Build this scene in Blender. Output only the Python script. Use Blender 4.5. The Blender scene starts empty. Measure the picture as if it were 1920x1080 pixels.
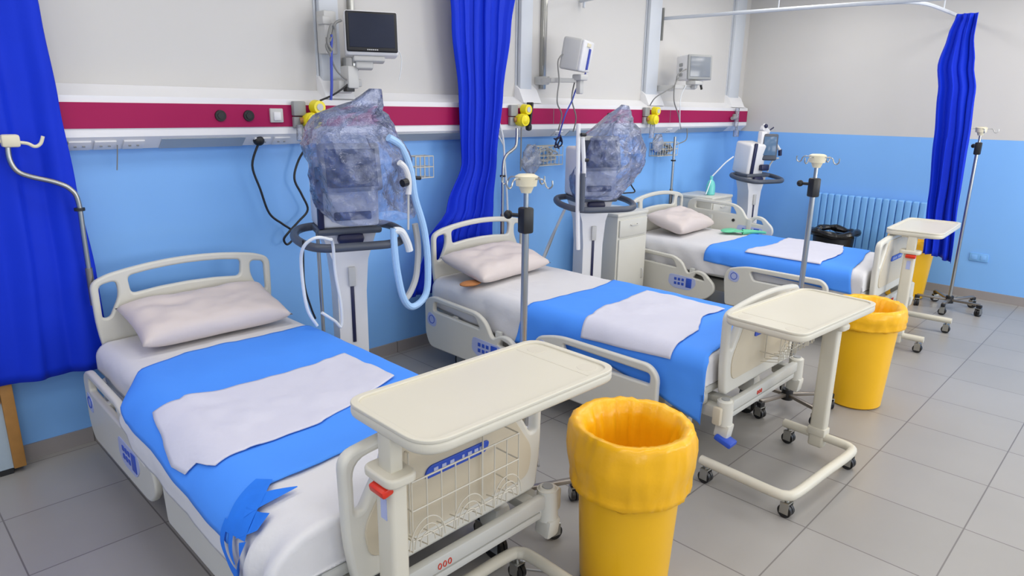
import bpy, bmesh, math, random
from mathutils import Vector, Matrix, Euler, noise
C = bpy.context.scene.collection
PI = math.pi
random.seed(7)
V = Vector

# ------------------------------------------------------------------ materials
def lin(c):
    return tuple(((v/255)/12.92 if v/255 <= .04045 else ((v/255+.055)/1.055)**2.4) for v in c)

def mat(name, rgb, rough=.5, metal=0., var=.04, scale=6., bump=0., bscale=60., spec=.5, sheen=0., coat=0., trans=0., sub=0.):
    m = bpy.data.materials.new(name); m.use_nodes = True
    nt = m.node_tree; N = nt.nodes; L = nt.links
    b = N['Principled BSDF']
    tc = N.new('ShaderNodeTexCoord'); nz = N.new('ShaderNodeTexNoise')
    nz.inputs['Scale'].default_value = scale; nz.inputs['Detail'].default_value = 4
    L.new(tc.outputs['Object'], nz.inputs['Vector'])
    mx = N.new('ShaderNodeMix'); mx.data_type = 'RGBA'
    c = lin(rgb)
    mx.inputs[6].default_value = (*[v*(1-var) for v in c], 1); mx.inputs[7].default_value = (*[min(1, v*(1+var)) for v in c], 1)
    L.new(nz.outputs['Fac'], mx.inputs[0]); L.new(mx.outputs[2], b.inputs['Base Color'])
    b.inputs['Roughness'].default_value = rough; b.inputs['Metallic'].default_value = metal
    b.inputs['Specular IOR Level'].default_value = spec
    b.inputs['Sheen Weight'].default_value = sheen; b.inputs['Coat Weight'].default_value = coat
    b.inputs['Transmission Weight'].default_value = trans
    if bump:
        n2 = N.new('ShaderNodeTexNoise'); n2.inputs['Scale'].default_value = bscale; n2.inputs['Detail'].default_value = 3
        L.new(tc.outputs['Object'], n2.inputs['Vector'])
        bp = N.new('ShaderNodeBump'); bp.inputs['Strength'].default_value = bump; bp.inputs['Distance'].default_value = .01
        L.new(n2.outputs['Fac'], bp.inputs['Height']); L.new(bp.outputs['Normal'], b.inputs['Normal'])
    return m

def film_mat(name, rgb, alpha, rough=.12, bscale=14.):
    m = bpy.data.materials.new(name); m.use_nodes = True
    nt = m.node_tree; N = nt.nodes; L = nt.links
    b = N['Principled BSDF']; out = N['Material Output']
    b.inputs['Base Color'].default_value = (*lin(rgb), 1); b.inputs['Roughness'].default_value = rough
    b.inputs['Specular IOR Level'].default_value = .9
    tr = N.new('ShaderNodeBsdfTransparent'); tr.inputs['Color'].default_value = (.84, .87, .95, 1)
    mx = N.new('ShaderNodeMixShader')
    nz = N.new('ShaderNodeTexNoise'); nz.inputs['Scale'].default_value = bscale; nz.inputs['Detail'].default_value = 5
    tc = N.new('ShaderNodeTexCoord'); L.new(tc.outputs['Object'], nz.inputs['Vector'])
    mr = N.new('ShaderNodeMapRange'); mr.inputs[3].default_value = alpha*.55; mr.inputs[4].default_value = min(1, alpha*1.45)
    mr.inputs[1].default_value = .35; mr.inputs[2].default_value = .65
    L.new(nz.outputs['Fac'], mr.inputs[0]); L.new(mr.outputs[0], mx.inputs[0])
    bp = N.new('ShaderNodeBump'); bp.inputs['Strength'].default_value = 1.0; bp.inputs['Distance'].default_value = .03
    L.new(nz.outputs['Fac'], bp.inputs['Height']); L.new(bp.outputs['Normal'], b.inputs['Normal'])
    L.new(tr.outputs[0], mx.inputs[1]); L.new(b.outputs[0], mx.inputs[2])
    gl = N.new('ShaderNodeBsdfGlossy'); gl.inputs['Roughness'].default_value = .06; L.new(bp.outputs['Normal'], gl.inputs['Normal'])
    fr = N.new('ShaderNodeFresnel'); fr.inputs['IOR'].default_value = 1.5; L.new(bp.outputs['Normal'], fr.inputs['Normal'])
    m2 = N.new('ShaderNodeMixShader'); L.new(fr.outputs[0], m2.inputs[0]); L.new(mx.outputs[0], m2.inputs[1]); L.new(gl.outputs[0], m2.inputs[2])
    L.new(m2.outputs[0], out.inputs['Surface'])
    return m

def tile_mat(name, rgb, grout, w, h, ox, oy, rough=.35, mortar=.0035):
    m = mat(name, rgb, rough, var=.05, scale=3)
    nt = m.node_tree; N = nt.nodes; L = nt.links
    b = N['Principled BSDF']
    src = b.inputs['Base Color'].links[0].from_socket
    tc = N.new('ShaderNodeTexCoord'); mp = N.new('ShaderNodeMapping')
    mp.inputs['Location'].default_value = (-ox, -oy, 0)
    L.new(tc.outputs['Object'], mp.inputs['Vector'])
    br = N.new('ShaderNodeTexBrick'); br.offset = 0; br.squash = 1
    br.inputs['Scale'].default_value = 1; br.inputs['Brick Width'].default_value = w; br.inputs['Row Height'].default_value = h
    br.inputs['Mortar Size'].default_value = mortar; br.inputs['Mortar Smooth'].default_value = .2; br.inputs['Bias'].default_value = 0
    br.inputs['Color1'].default_value = (.97, .97, .97, 1); br.inputs['Color2'].default_value = (1.05, 1.05, 1.06, 1); br.inputs['Mortar'].default_value = (1, 1, 1, 1)
    L.new(mp.outputs['Vector'], br.inputs['Vector'])
    mul = N.new('ShaderNodeMix'); mul.data_type = 'RGBA'; mul.blend_type = 'MULTIPLY'; mul.inputs[0].default_value = 1
    L.new(src, mul.inputs[6]); L.new(br.outputs['Color'], mul.inputs[7])
    mx = N.new('ShaderNodeMix'); mx.data_type = 'RGBA'
    L.new(br.outputs['Fac'], mx.inputs[0]); L.new(mul.outputs[2], mx.inputs[6]); mx.inputs[7].default_value = (*lin(grout), 1)
    L.new(mx.outputs[2], b.inputs['Base Color'])
    return m

M = {}
M['white_wall'] = mat('white_wall_paint', (206, 204, 201), .6, var=.015, scale=2)
M['blue_wall'] = mat('blue_wall_paint', (128, 184, 246), .45, var=.03, scale=2)
M['floor'] = tile_mat('floor_tile', (155, 152, 148), (112, 108, 106), .534, .532, .305, .42, .34)
M['skirt'] = tile_mat('skirting_tile', (150, 144, 142), (95, 90, 88), .534, 3, .3, -1, .4)
M['ceiling'] = mat('ceiling_paint', (235, 235, 232), .8)
M['trunk'] = mat('trunking_white', (232, 232, 234), .4, var=.02)
M['trunkgrey'] = mat('trunking_aluminium', (178, 186, 192), .35, .3, var=.03)
M['purple'] = mat('magenta_panel', (162, 20, 82), .55, var=.05, scale=4, spec=.25)
M['post'] = mat('post_grey', (204, 209, 216), .45, .0, var=.03)
M['seam'] = mat('seam_grey', (130, 132, 134), .5)
M['steel'] = mat('brushed_steel', (176, 176, 172), .28, .95, var=.06)
M['steeld'] = mat('dull_steel', (150, 142, 132), .35, .8, var=.08)
M['bed'] = mat('bed_plastic', (212, 210, 200), .38, var=.02)
M['bedpanel'] = mat('bed_panel_beige', (204, 194, 172), .4, var=.02)
M['frame'] = mat('bed_frame_paint', (196, 196, 190), .4, var=.03)
M['dark'] = mat('dark_mechanism', (38, 38, 40), .5)
M['cream'] = mat('table_cream', (213, 208, 192), .35, var=.015, spec=.4)
M['creamd'] = mat('table_cream_recess', (210, 204, 188), .4)
M['white'] = mat('white_plastic', (228, 228, 230), .35, var=.02)
M['grey'] = mat('grey_plastic', (150, 152, 152), .45)
M['lgrey'] = mat('light_grey_plastic', (196, 196, 194), .45)
M['navy'] = mat('navy_plastic', (28, 32, 70), .4)
M['bumper'] = mat('bumper_dark_grey', (78, 84, 96), .4)
M['black'] = mat('black_rubber', (24, 24, 26), .45)
M['screen'] = mat('dark_screen', (36, 42, 60), .45, var=.1, spec=.25)
M['screenl'] = mat('grey_screen', (128, 134, 142), .15)
M['screenb'] = mat('blue_grey_screen', (86, 116, 148), .15)
M['red'] = mat('red_plastic', (214, 52, 28), .35)
M['blueprint'] = mat('blue_print', (44, 82, 190), .4)
M['palelabel'] = mat('pale_blue_label', (176, 186, 226), .4)
M['yellow'] = mat('bin_yellow', (246, 188, 22), .35, var=.03)
M['bag'] = mat('yellow_bag', (250, 186, 20), .3, var=.07, scale=9, bump=.25, bscale=22)
M['regyellow'] = mat('regulator_yellow', (240, 222, 30), .35)
M['curtain'] = mat('royal_blue_curtain', (10, 50, 204), .6, var=.08, scale=5, spec=.2, sheen=.03, bump=.05, bscale=90)
M['blanket'] = mat('bright_blue_cover', (74, 150, 255), .75, var=.04, scale=3, bump=.08, bscale=30)
M['sheet'] = mat('white_sheet', (219, 218, 220), .8, var=.02, bump=.3, bscale=18)
M['cloth'] = mat('white_under_pad', (212, 212, 226), .8, var=.03, bump=.45, bscale=11)
M['logo'] = mat('printed_blue', (30, 122, 236), .75, var=.1, scale=20)
M['pillow'] = mat('pale_pink_pillowcase', (214, 203, 199), .8, var=.03, bump=.2, bscale=12)
M['hose'] = mat('pale_blue_hose', (168, 206, 246), .35, var=.05, scale=80)
M['tube'] = mat('white_tube', (226, 230, 234), .35)
M['cable'] = mat('grey_cable', (130, 130, 128), .5)
M['bluecable'] = mat('blue_cable', (60, 78, 176), .45)
M['brown'] = mat('brown_stain_cloth', (184, 122, 72), .8, var=.2, scale=20)
M['wood'] = mat('tan_wood', (170, 122, 62), .55, var=.2, scale=14, bump=.1)
M['bluegrey'] = mat('pale_grey_board', (170, 186, 198), .5, var=.05)
M['teal'] = mat('teal_plastic', (112, 206, 200), .3)
M['green'] = mat('green_plastic', (104, 206, 160), .35)
M['blackbag'] = mat('black_bag', (18, 18, 20), .22, bump=.5, bscale=20)
M['radiator'] = mat('radiator_blue', (120, 178, 236), .4, var=.03)
M['film'] = film_mat('clear_blue_film', (140, 156, 206), .34, .10, 16.)
M['clear'] = film_mat('clear_film', (206, 212, 222), .35)
M['amber'] = mat('cream_hub', (226, 218, 190), .4)
M['wire'] = mat('basket_wire', (206, 200, 184), .4)

# ------------------------------------------------------------------ mesh builder
class MB:
    def __init__(s): s.bm = bmesh.new()
    def box(s, c, size, rot=None, bev=0., seg=2):
        r = bmesh.ops.create_cube(s.bm, size=1)
        vs = r['verts']
        bmesh.ops.scale(s.bm, vec=size, verts=vs)
        if bev:
            es = list({e for v in vs for e in v.link_edges})
            rb = bmesh.ops.bevel(s.bm, geom=es, offset=min(bev, min(size)*.49), segments=seg, affect='EDGES', profile=.5)
            vs = list({v for f in rb['faces'] for v in f.verts} | {v for v in vs if v.is_valid})
        if rot: bmesh.ops.rotate(s.bm, cent=(0, 0, 0), matrix=Euler(rot).to_matrix(), verts=vs)
        bmesh.ops.translate(s.bm, vec=c, verts=vs)
        return s
    def tube(s, pts, r, seg=10, smooth=True, n=6, closed=False, cap=True):
        P = [V(p) for p in pts]
        R = r if isinstance(r, (list, tuple)) else [r]*len(P)
        if smooth and len(P) > 2:
            Q = []; RR = []
            m = len(P)
            for i in range(m if closed else m-1):
                if closed: a, b, c, d = P[(i-1) % m], P[i], P[(i+1) % m], P[(i+2) % m]
                else: a, b, c, d = P[max(i-1, 0)], P[i], P[i+1], P[min(i+2, m-1)]
                for k in range(n):
                    t = k/n
                    Q.append(.5*((2*b)+(c-a)*t+(2*a-5*b+4*c-d)*t*t+(3*b-a-3*c+d)*t**3))
                    RR.append(R[i]*(1-t)+R[(i+1) % m]*t)
            if not closed: Q.append(P[-1]); RR.append(R[-1])
            P, R = Q, RR
        rings = []; N = len(P); up = None
        for i, p in enumerate(P):
            if closed: t = P[(i+1) % N]-P[i-1]
            else: t = P[min(i+1, N-1)]-P[max(i-1, 0)]
            if t.length < 1e-9: t = V((0, 0, 1))
            t.normalize()
            if up is None: up = V((0, 0, 1)) if abs(t.z) < .9 else V((1, 0, 0))
            x = t.cross(up)
            if x.length < 1e-6: x = t.orthogonal()
            x.normalize(); y = x.cross(t); up = y
            rings.append([s.bm.verts.new(p+R[i]*(math.cos(2*PI*k/seg)*x+math.sin(2*PI*k/seg)*y)) for k in range(seg)])
        for i in range(N if closed else N-1):
            A, B = rings[i], rings[(i+1) % N]
            for k in range(seg):
                try: s.bm.faces.new((A[k], A[(k+1) % seg], B[(k+1) % seg], B[k]))
                except ValueError: pass
        if cap and not closed:
            s.bm.faces.new(rings[0][::-1]); s.bm.faces.new(rings[-1])
        return s
    def cyl(s, a, b, r, r2=None, seg=16):
        return s.tube([a, b], [r, r if r2 is None else r2], seg, smooth=False)
    def sphere(s, c, r, sc=(1, 1, 1), u=14, v=10):
        q = bmesh.ops.create_uvsphere(s.bm, u_segments=u, v_segments=v, radius=r)
        bmesh.ops.scale(s.bm, vec=sc, verts=q['verts']); bmesh.ops.translate(s.bm, vec=c, verts=q['verts'])
        return s
    def lathe(s, prof, c=(0, 0, 0), seg=32, wob=None):
        rings = []
        for j, (r, z) in enumerate(prof):
            ring = []
            for k in range(seg):
                a = 2*PI*k/seg; rr, zz = r, z
                if wob:
                    dr, dz = wob(j, a); rr += dr; zz += dz
                ring.append(s.bm.verts.new((c[0]+rr*math.cos(a), c[1]+rr*math.sin(a), c[2]+zz)))
            rings.append(ring)
        for A, B in zip(rings, rings[1:]):
            for k in range(seg): s.bm.faces.new((A[k], A[(k+1) % seg], B[(k+1) % seg], B[k]))
        if prof[0][0] > 1e-4: s.bm.faces.new(rings[0][::-1])
        return s
    def prism(s, poly, axis, a, b):
        """polygon in the plane across the axis, swept from a to b"""
        def P(u, v, w): return {'x': (w, u, v), 'y': (u, w, v), 'z': (u, v, w)}[axis]
        A = [s.bm.verts.new(P(u, v, a)) for u, v in poly]; B = [s.bm.verts.new(P(u, v, b)) for u, v in poly]
        n = len(poly)
        for k in range(n): s.bm.faces.new((A[k], A[(k+1) % n], B[(k+1) % n], B[k]))
        s.bm.faces.new(A[::-1]); s.bm.faces.new(B)
        return s
    def plate(s, outs, th, mtx, bev=0.):
        """outline with holes (first is outer), thickness th centred, rounded edge, placed by mtx"""
        cu = bpy.data.curves.new('tmp', 'CURVE'); cu.dimensions = '2D'; cu.fill_mode = 'BOTH'
        cu.extrude = max(th/2-bev, 1e-4); cu.bevel_depth = bev; cu.offset = -bev; cu.bevel_resolution = 2
        for o in outs:
            sp = cu.splines.new('POLY'); sp.points.add(len(o)-1)
            for p, q in zip(sp.points, o): p.co = (q[0], q[1], 0, 1)
            sp.use_cyclic_u = True
        ob = bpy.data.objects.new('tmp', cu); C.objects.link(ob)
        dg = bpy.context.evaluated_depsgraph_get(); dg.update()
        me = bpy.data.meshes.new_from_object(ob.evaluated_get(dg))
        me.transform(mtx)
        s.bm.from_mesh(me)
        bpy.data.objects.remove(ob); bpy.data.curves.remove(cu); bpy.data.meshes.remove(me)
        return s
    def build(s, name, m, parent=None, ang=.6, flat=False, mods=None):
        bmesh.ops.recalc_face_normals(s.bm, faces=s.bm.faces)
        me = bpy.data.meshes.new(name); s.bm.to_mesh(me); s.bm.free()
        for mm in (m if isinstance(m, list) else [m]): me.materials.append(mm)
        if not flat:
            me.shade_smooth(); me.set_sharp_from_angle(angle=ang)
        o = bpy.data.objects.new(name, me); C.objects.link(o)
        if parent is not None: o.parent = parent
        return o

def fillet(pts, r, n=5):
    out = []; N = len(pts)
    for i, p in enumerate(pts):
        rr = r[i] if isinstance(r, (list, tuple)) else r
        a = V(pts[i-1]).to_2d(); b = V(p).to_2d(); c = V(pts[(i+1) % N]).to_2d()
        d1 = (a-b); d2 = (c-b); l1, l2 = d1.length, d2.length
        rr = min(rr, l1*.49, l2*.49)
        if rr < 1e-4: out.append(tuple(b)); continue
        p1 = b+d1/l1*rr; p2 = b+d2/l2*rr
        for k in range(n+1):
            t = k/n
            out.append(tuple((1-t)**2*p1+2*t*(1-t)*b+t*t*p2))
    return out
XZ = Matrix(((1, 0, 0, 0), (0, 0, -1, 0), (0, 1, 0, 0), (0, 0, 0, 1)))   # plate drawn in x,z
def XZat(y): return Matrix.Translation((0, y, 0)) @ XZ
# plate drawn in (s along -y, z) standing at x
def YZat(x, z=0.): return Matrix.Translation((x, 0, z)) @ Matrix(((0, 0, 1, 0), (-1, 0, 0, 0), (0, 1, 0, 0), (0, 0, 0, 1)))
def XYat(z): return Matrix.Translation((0, 0, z))

def thing(name, label, cat, loc=(0, 0, 0), rz=0., group=None):
    o = bpy.data.objects.new(name, None); C.objects.link(o); o.empty_display_size = .1
    o.location = loc; o.rotation_euler = (0, 0, rz); o['label'] = label; o['category'] = cat
    if group: o['group'] = group
    return o
def tag(o, label, cat, group=None, kind=None):
    o['label'] = label; o['category'] = cat
    if group: o['group'] = group
    if kind: o['kind'] = kind
    return o
def struct(o): o['kind'] = 'structure'; return o
def dup(root, loc, rz, label, group=None):
    def cp(o, par):
        c = o.copy(); C.objects.link(c)
        if par is not None: c.parent = par
        for ch in list(o.children): cp(ch, c)
        return c
    r = cp(root, None); r.location = loc; r.rotation_euler = (0, 0, rz); r['label'] = label
    if group: r['group'] = group
    return r

# ------------------------------------------------------------------ room
XL, XR, YB, YF, ZC, ZBLUE = -4.0, 8.42, 4.2, -2.6, 3.35, 1.65
struct(MB().box(((XL+XR)/2, (YB+YF)/2, -.05), (XR-XL+.4, YB-YF+.4, .1)).build('floor', M['floor']))
struct(MB().box(((XL+XR)/2, (YB+YF)/2, ZC+.05), (XR-XL+.4, YB-YF+.4, .1)).build('ceiling', M['ceiling']))
def two_tone(name, lo, hi, axis):
    b = MB()
    def bx(z0, z1, mi):
        n0 = len(b.bm.faces)
        b.box(((lo[0]+hi[0])/2, (lo[1]+hi[1])/2, (z0+z1)/2), (hi[0]-lo[0], hi[1]-lo[1], z1-z0))
        b.bm.faces.ensure_lookup_table()
        for f in b.bm.faces[n0:]: f.material_index = mi
    bx(0, ZBLUE, 1); bx(ZBLUE, ZC, 0)
    return struct(b.build(name, [M['white_wall'], M['blue_wall']], flat=True))
two_tone('wall_back', (XL-.1, YB), (XR+.1, YB+.1), 'y')
two_tone('wall_right', (XR, YF), (XR+.1, YB), 'x')
two_tone('wall_left', (XL-.1, YF), (XL, YB), 'x')
two_tone('wall_front', (XL-.1, YF-.1), (XR+.1, YF), 'y')
struct(MB().box((4.45, YB-.006, .045), (7.92, .012, .09)).build('baseboard_back', M['skirt']))
struct(MB().box((XR-.006, (YF+YB)/2, .045), (.012, YB-YF-.03, .09)).build('baseboard_right', M['skirt']))

# vertical wall posts and steel rails above the trunking
k = 1
for x0, x1 in ((2.42, 2.56), (4.29, 4.43), (6.17, 6.38), (7.98, 8.22)):
    b = MB().box(((x0+x1)/2, YB-.025, (2.02+ZC)/2), (x1-x0, .05, ZC-2.02), bev=.006)
    b.box((x0-.012, YB-.006, (2.02+ZC)/2), (.012, .012, ZC-2.02))
    struct(b.build('trim_%d' % k, M['post'])); k += 1
    struct(MB().prism([(YB, 2.09), (YB-.055, 2.05), (4.085, 1.94), (YB, 1.94)], 'x', x0-.02, x1+.06).build('trim_%d' % k, M['trunk'])); k += 1
for x, z0, w in ((2.675, 2.06, .04), (4.60, 2.06, .05), (6.43, 2.6, .025)):
    b = MB().box((x, YB-.02, (z0+(2.92 if x > 6 else ZC))/2), (w, .04, (2.92 if x > 6 else ZC)-z0), bev=.004)
    b.box((x-w*.3, YB-.042, (z0+(2.92 if x > 6 else ZC))/2), (w*.15, .006, (2.92 if x > 6 else ZC)-z0))
    struct(b.build('trim_%d' % k, M['steel'])); k += 1

# bed-head trunking along the back wall
t = thing('bed_head_trunking', 'long white bed-head service trunking with magenta front band along the back wall', 'wall trunking', (3.2, YB, 1.65))
T = lambda x: x-3.2
prof = [(-.002, 1.99), (-.10, 1.935), (-.12, 1.93), (-.12, 1.72), (-.105, 1.705), (-.04, 1.652), (-.002, 1.652)]
MB().prism([(y, z-1.65) for y, z in prof], 'x', T(-1.9), T(8.36)).build('body', M['trunk'], t, ang=.3)
MB().box(((T(-1.9)+T(8.35))/2, -.122, 1.83-1.65), (10.25, .008, .132)).build('magenta_band', M['purple'], t)
for x in (4.64, 6.55, 2.62): MB().box((T(x), -.127, .18), (.004, .002, .13)).build('band_joint', M['seam'], t)
nrm = math.atan2(.053, .065)
for x0, x1 in ((1.36, 1.84), (2.35, 3.7), (4.9, 5.9), (6.8, 7.9)):
    MB().box((T((x0+x1)/2), -.074, .0275), (x1-x0, .085, .006), rot=(-nrm, 0, 0)).build('underside_strip', M['trunkgrey'], t)
for x in (.96, 1.08, 1.22, 1.95, 2.08, 2.30, 4.75, 6.6):
    s = MB().box((T(x), -.076, .0275), (.105, .07, .014), rot=(-nrm, 0, 0), bev=.003).build('socket_outlet', M['white'], t)
    for q in (-.02, .02): MB().box((T(x)+q, -.0800, .0230), (.012, .006, .014), rot=(-nrm, 0, 0)).build('socket_slot', M['grey'], s)
for x in (1.69, 1.86, 5.45):
    g = MB().cyl((T(x), -.12, .18), (T(x), -.135, .18), .034, .032, 24).build('gas_outlet', M['black'], t)
    MB().cyl((T(x), -.134, .18), (T(x), -.139, .18), .018, .018, 16).build('gas_socket', M['dark'], g)
s = MB().box((T(2.035), -.131, .182), (.085, .02, .085), bev=.006).build('light_switch', M['lgrey'], t)
MB().box((T(2.035), -.144, .178), (.045, .01, .05), bev=.003).build('rocker', M['white'], s)

# radiator, wall plate on the right wall
r = thing('radiator', 'blue-painted ribbed radiator low on the right wall behind far bed', 'radiator', (XR-.08, 2.5, .32))
for i in range(16):
    y = -.56+i*.0747
    MB().box((0, y, .33), (.07, .070, .64), bev=.018, seg=3).build('fin', M['radiator'], r)
MB().cyl((0, -.6, .05), (0, .6, .05), .016).cyl((0, -.6, .61), (0, .6, .61), .016).cyl((.0, .5, .3), (.078, .5, .3), .012).cyl((.0, -.5, .3), (.078, -.5, .3), .012).cyl((.03, -.6, .05), (.03, -.6, -.318), .01).build('header_pipe', M['radiator'], r)
p = thing('wall_socket', 'blue-painted socket plate on the right wall beside the far drip stand', 'socket', (XR, 1.37, .44))
MB().box((-.006, 0, 0), (.012, .17, .085), bev=.004).build('plate', M['radiator'], p)
for q in (-.04, .04): MB().box((-.013, q, 0), (.004, .05, .05), bev=.001).build('insert', M['blue_wall'], p)

# curtain tracks
b = MB()
ZT = 2.82
b.tube([(6.46, YB-.01, ZT), (6.56, 3.0, ZT), (6.66, 2.3, ZT), (6.72, 1.9, ZT), (6.8, 1.0, ZT), (6.9, -.3, ZT)], .017, 8)
b.tube([(6.68, 2.25, ZT), (6.78, 1.98, ZT), (7.0, 1.88, ZT), (7.5, 1.86, ZT), (8.0, 1.86, ZT), (XR-.005, 1.86, ZT)], .017, 8)
for x, y in ((6.56, 3.0), (6.8, 1.0), (7.5, 1.86)): b.cyl((x, y, ZT), (x, y, ZC), .006)
b.build('curtain_track', M['post'])
tag(bpy.data.objects['curtain_track'], 'curved white ceiling-hung curtain rail around the far bed', 'curtain rail')
b = MB().tube([(4.7, 2.2, 2.84), (4.85, 3.2, 2.84), (5.1, 4.19, 2.84)], .014, 8).cyl((4.85, 3.2, 2.84), (4.85, 3.2, ZC), .006)
b.cyl((5.1, 4.15, 2.84), (5.1, 4.15, 2.78), .012)
tag(b.build('curtain_track', M['post']), 'short end of white curtain rail at top of picture above the middle bed', 'curtain rail')

# ------------------------------------------------------------------ curtains
def curtain(label, prof, folds, amp, axis, depth, seed, hem=0., nv=46, nu=160, squash=None):
    """prof: (z, a, b) extent along the axis at each height, from top down"""
    b = MB(); rnd = random.Random(seed)
    ph = [rnd.uniform(0, 6.28) for _ in range(6)]
    def ext(z):
        for (z0, a0, b0), (z1, a1, b1) in zip(prof, prof[1:]):
            if z <= z0 and z >= z1:
                t = (z0-z)/(z0-z1); t = t*t*(3-2*t)
                return a0+(a1-a0)*t, b0+(b1-b0)*t
        return prof[-1][1:]
    zt, zb = prof[0][0], prof[-1][0]
    grid = []
    for j in range(nv+1):
        v = j/nv; row = []
        for i in range(nu+1):
            u = i/nu
            z = zt+(zb-zt)*v
            a, c = ext(z)
            uu = u+.02*math.sin(5*v+ph[0]+u*9)
            w = math.sin(2*PI*folds*uu+ph[1]+.8*math.sin(3*v+ph[2]))+.35*math.sin(2*PI*folds*2.3*uu+ph[3]+2*v)
            n = noise.noise(V((u*folds*.9, v*2.2, seed)))*.9
            am = amp*(.75+.5*v) if squash is None else amp*squash(v)
            off = am*(w*.7+n)
            al = a+(c-a)*u+.012*math.sin(2*PI*folds*uu*2+ph[4])*((u*(1-u))*4)
            zz = z
            if v > .9: zz += hem*((v-.9)/.1)*(math.sin(u*4+ph[5])*.5+u-.5)
            row.append(b.bm.verts.new((al, depth+off, zz) if axis == 'x' else (depth+off, al, zz)))
        grid.append(row)
    for A, B in zip(grid, grid[1:]):
        for i in range(nu): b.bm.faces.new((A[i], A[i+1], B[i+1], B[i]))
    o = b.build('curtain', M['curtain'], ang=3)
    md = o.modifiers.new('s', 'SOLIDIFY'); md.thickness = .004
    return tag(o, label, 'curtain')
curtain('royal blue curtain hanging at the left edge behind the bent hook pole', [(2.86, -.35, .80), (2.3, -.40, .86), (1.9, -.42, .88), (1.5, -.45, .90), (1.0, -.5, .93), (.49, -.52, .94)], 5.5, .022, 'x', 4.038, 3, .05)
curtain('royal blue curtain gathered against the wall behind headboard of the middle bed', [(2.86, 3.36, 4.06), (2.5, 3.40, 4.0), (2.0, 3.46, 3.93), (1.5, 3.46, 3.87), (1.15, 3.30, 3.84), (.9, 3.10, 3.83), (.5, 2.95, 3.85)], 5.5, .026, 'x', 3.985, 11, .0)
curtain('royal blue curtain bunched at the right wall beside the far drip stand', [(2.79, 1.60, 1.78), (2.60, 1.60, 1.82), (2.35, 1.56, 1.86), (2.1, 1.51, 1.82), (1.66, 1.49, 1.79), (1.1, 1.48, 1.76), (.52, 1.45, 1.72)], 3.5, .042, 'y', 7.62, 21, .03)

# ------------------------------------------------------------------ wheels
def caster(par, x, y, r=.035, m='steel', h=None, name='caster', ang=0.):
    h = h or r*2.5
    ca, sa = math.cos(ang), math.sin(ang)
    b = MB()
    for sx in (-1, 1):
        b.box((x+sx*.022*ca, y+sx*.022*sa, r*1.45), (.004, r*1.3, r*1.7), rot=(0, 0, ang))
    b.box((x, y, r*2.25), (.05, r*1.3, .008), rot=(0, 0, ang), bev=.002)
    b.cyl((x, y, r*2.2), (x, y, h), .011)
    c = b.build(name, M[m], par)
    w = MB()
    for sx in (-.5, .5):
        w.cyl((x+(sx-.38)*.02*ca*1.2, y+(sx-.38)*.02*sa*1.2, r), (x+(sx+.38)*.02*ca*1.2, y+(sx+.38)*.02*sa*1.2, r), r, None, 20)
    w.build('wheel', M['black'], c)
    return c

# ------------------------------------------------------------------ beds
BL = 2.36
def rail_outline(L):
    o = [(.05, .0), (L-.10, .0), (L-.01, .10), (L-.02, .17), (L-.13, .265), (L-.21, .275), (L-.30, .225), (L-.37, .33), (L-.46, .375), (.08, .395), (.0, .35), (.0, .10)]
    out = fillet(o, [.05, .10, .05, .05, .05, .05, .03, .04, .05, .05, .05, .05])
    slot = fillet([(.10, .285), (L-.42, .265), (L-.47, .34), (.11, .355)], [.02]*4)
    slot2 = fillet([(L-.245, .195), (L-.12, .185), (L-.145, .225), (L-.215, .24)], [.012]*4)
    return out, slot, slot2
def footrail_outline(L):
    out = fillet([(.03, 0), (L-.03, 0), (L, .05), (L, .33), (L-.06, .385), (.2, .385), (.03, .34), (0, .25)], [.03, .04, .04, .06, .05, .08, .05, .04])
    slot = fillet([(.28, .27), (L-.05, .27), (L-.05, .335), (.24, .345)], [.02, .02, .025, .03])
    return out, slot
def control_panel(par, x, y0, z0, side):
    """pale oval keypad with a darker blue key block"""
    p = MB().plate([fillet([(-.05, .02), (.02, -.02), (.19, -.02), (.25, .04), (.24, .105), (-.04, .115)], .03)], .004, YZat(x, z0) @ Matrix.Translation((y0, 0, 0)), .001).build('control_panel', M['palelabel'], par)
    b = MB().box((x+side*.002, -(y0+.175), z0+.05), (.006, .06, .09), bev=.002)
    for i in range(3):
        for j in range(2):
            b.box((x+side*.002, -(y0+.03+i*.04), z0+.03+j*.042), (.006, .026, .026), bev=.002)
    b.build('keypad', M['blueprint'], p)
def round_print(par, x, y0, z0, side):
    p = MB().plate([fillet([(0, 0.02), (.10, 0), (.12, .08), (.02, .12)], .04)], .003, YZat(x, z0) @ Matrix.Translation((y0, 0, 0)), .0008).build('instruction_sticker', M['palelabel'], par)
    b = MB().tube([(x+side*.002, -(y0+.06+.03*math.cos(a)), z0+.06+.03*math.sin(a)) for a in [i*PI/6 for i in range(12)]], .003, 6, closed=True, n=2)
    b.build('print_ring', M['blueprint'], p)

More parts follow.
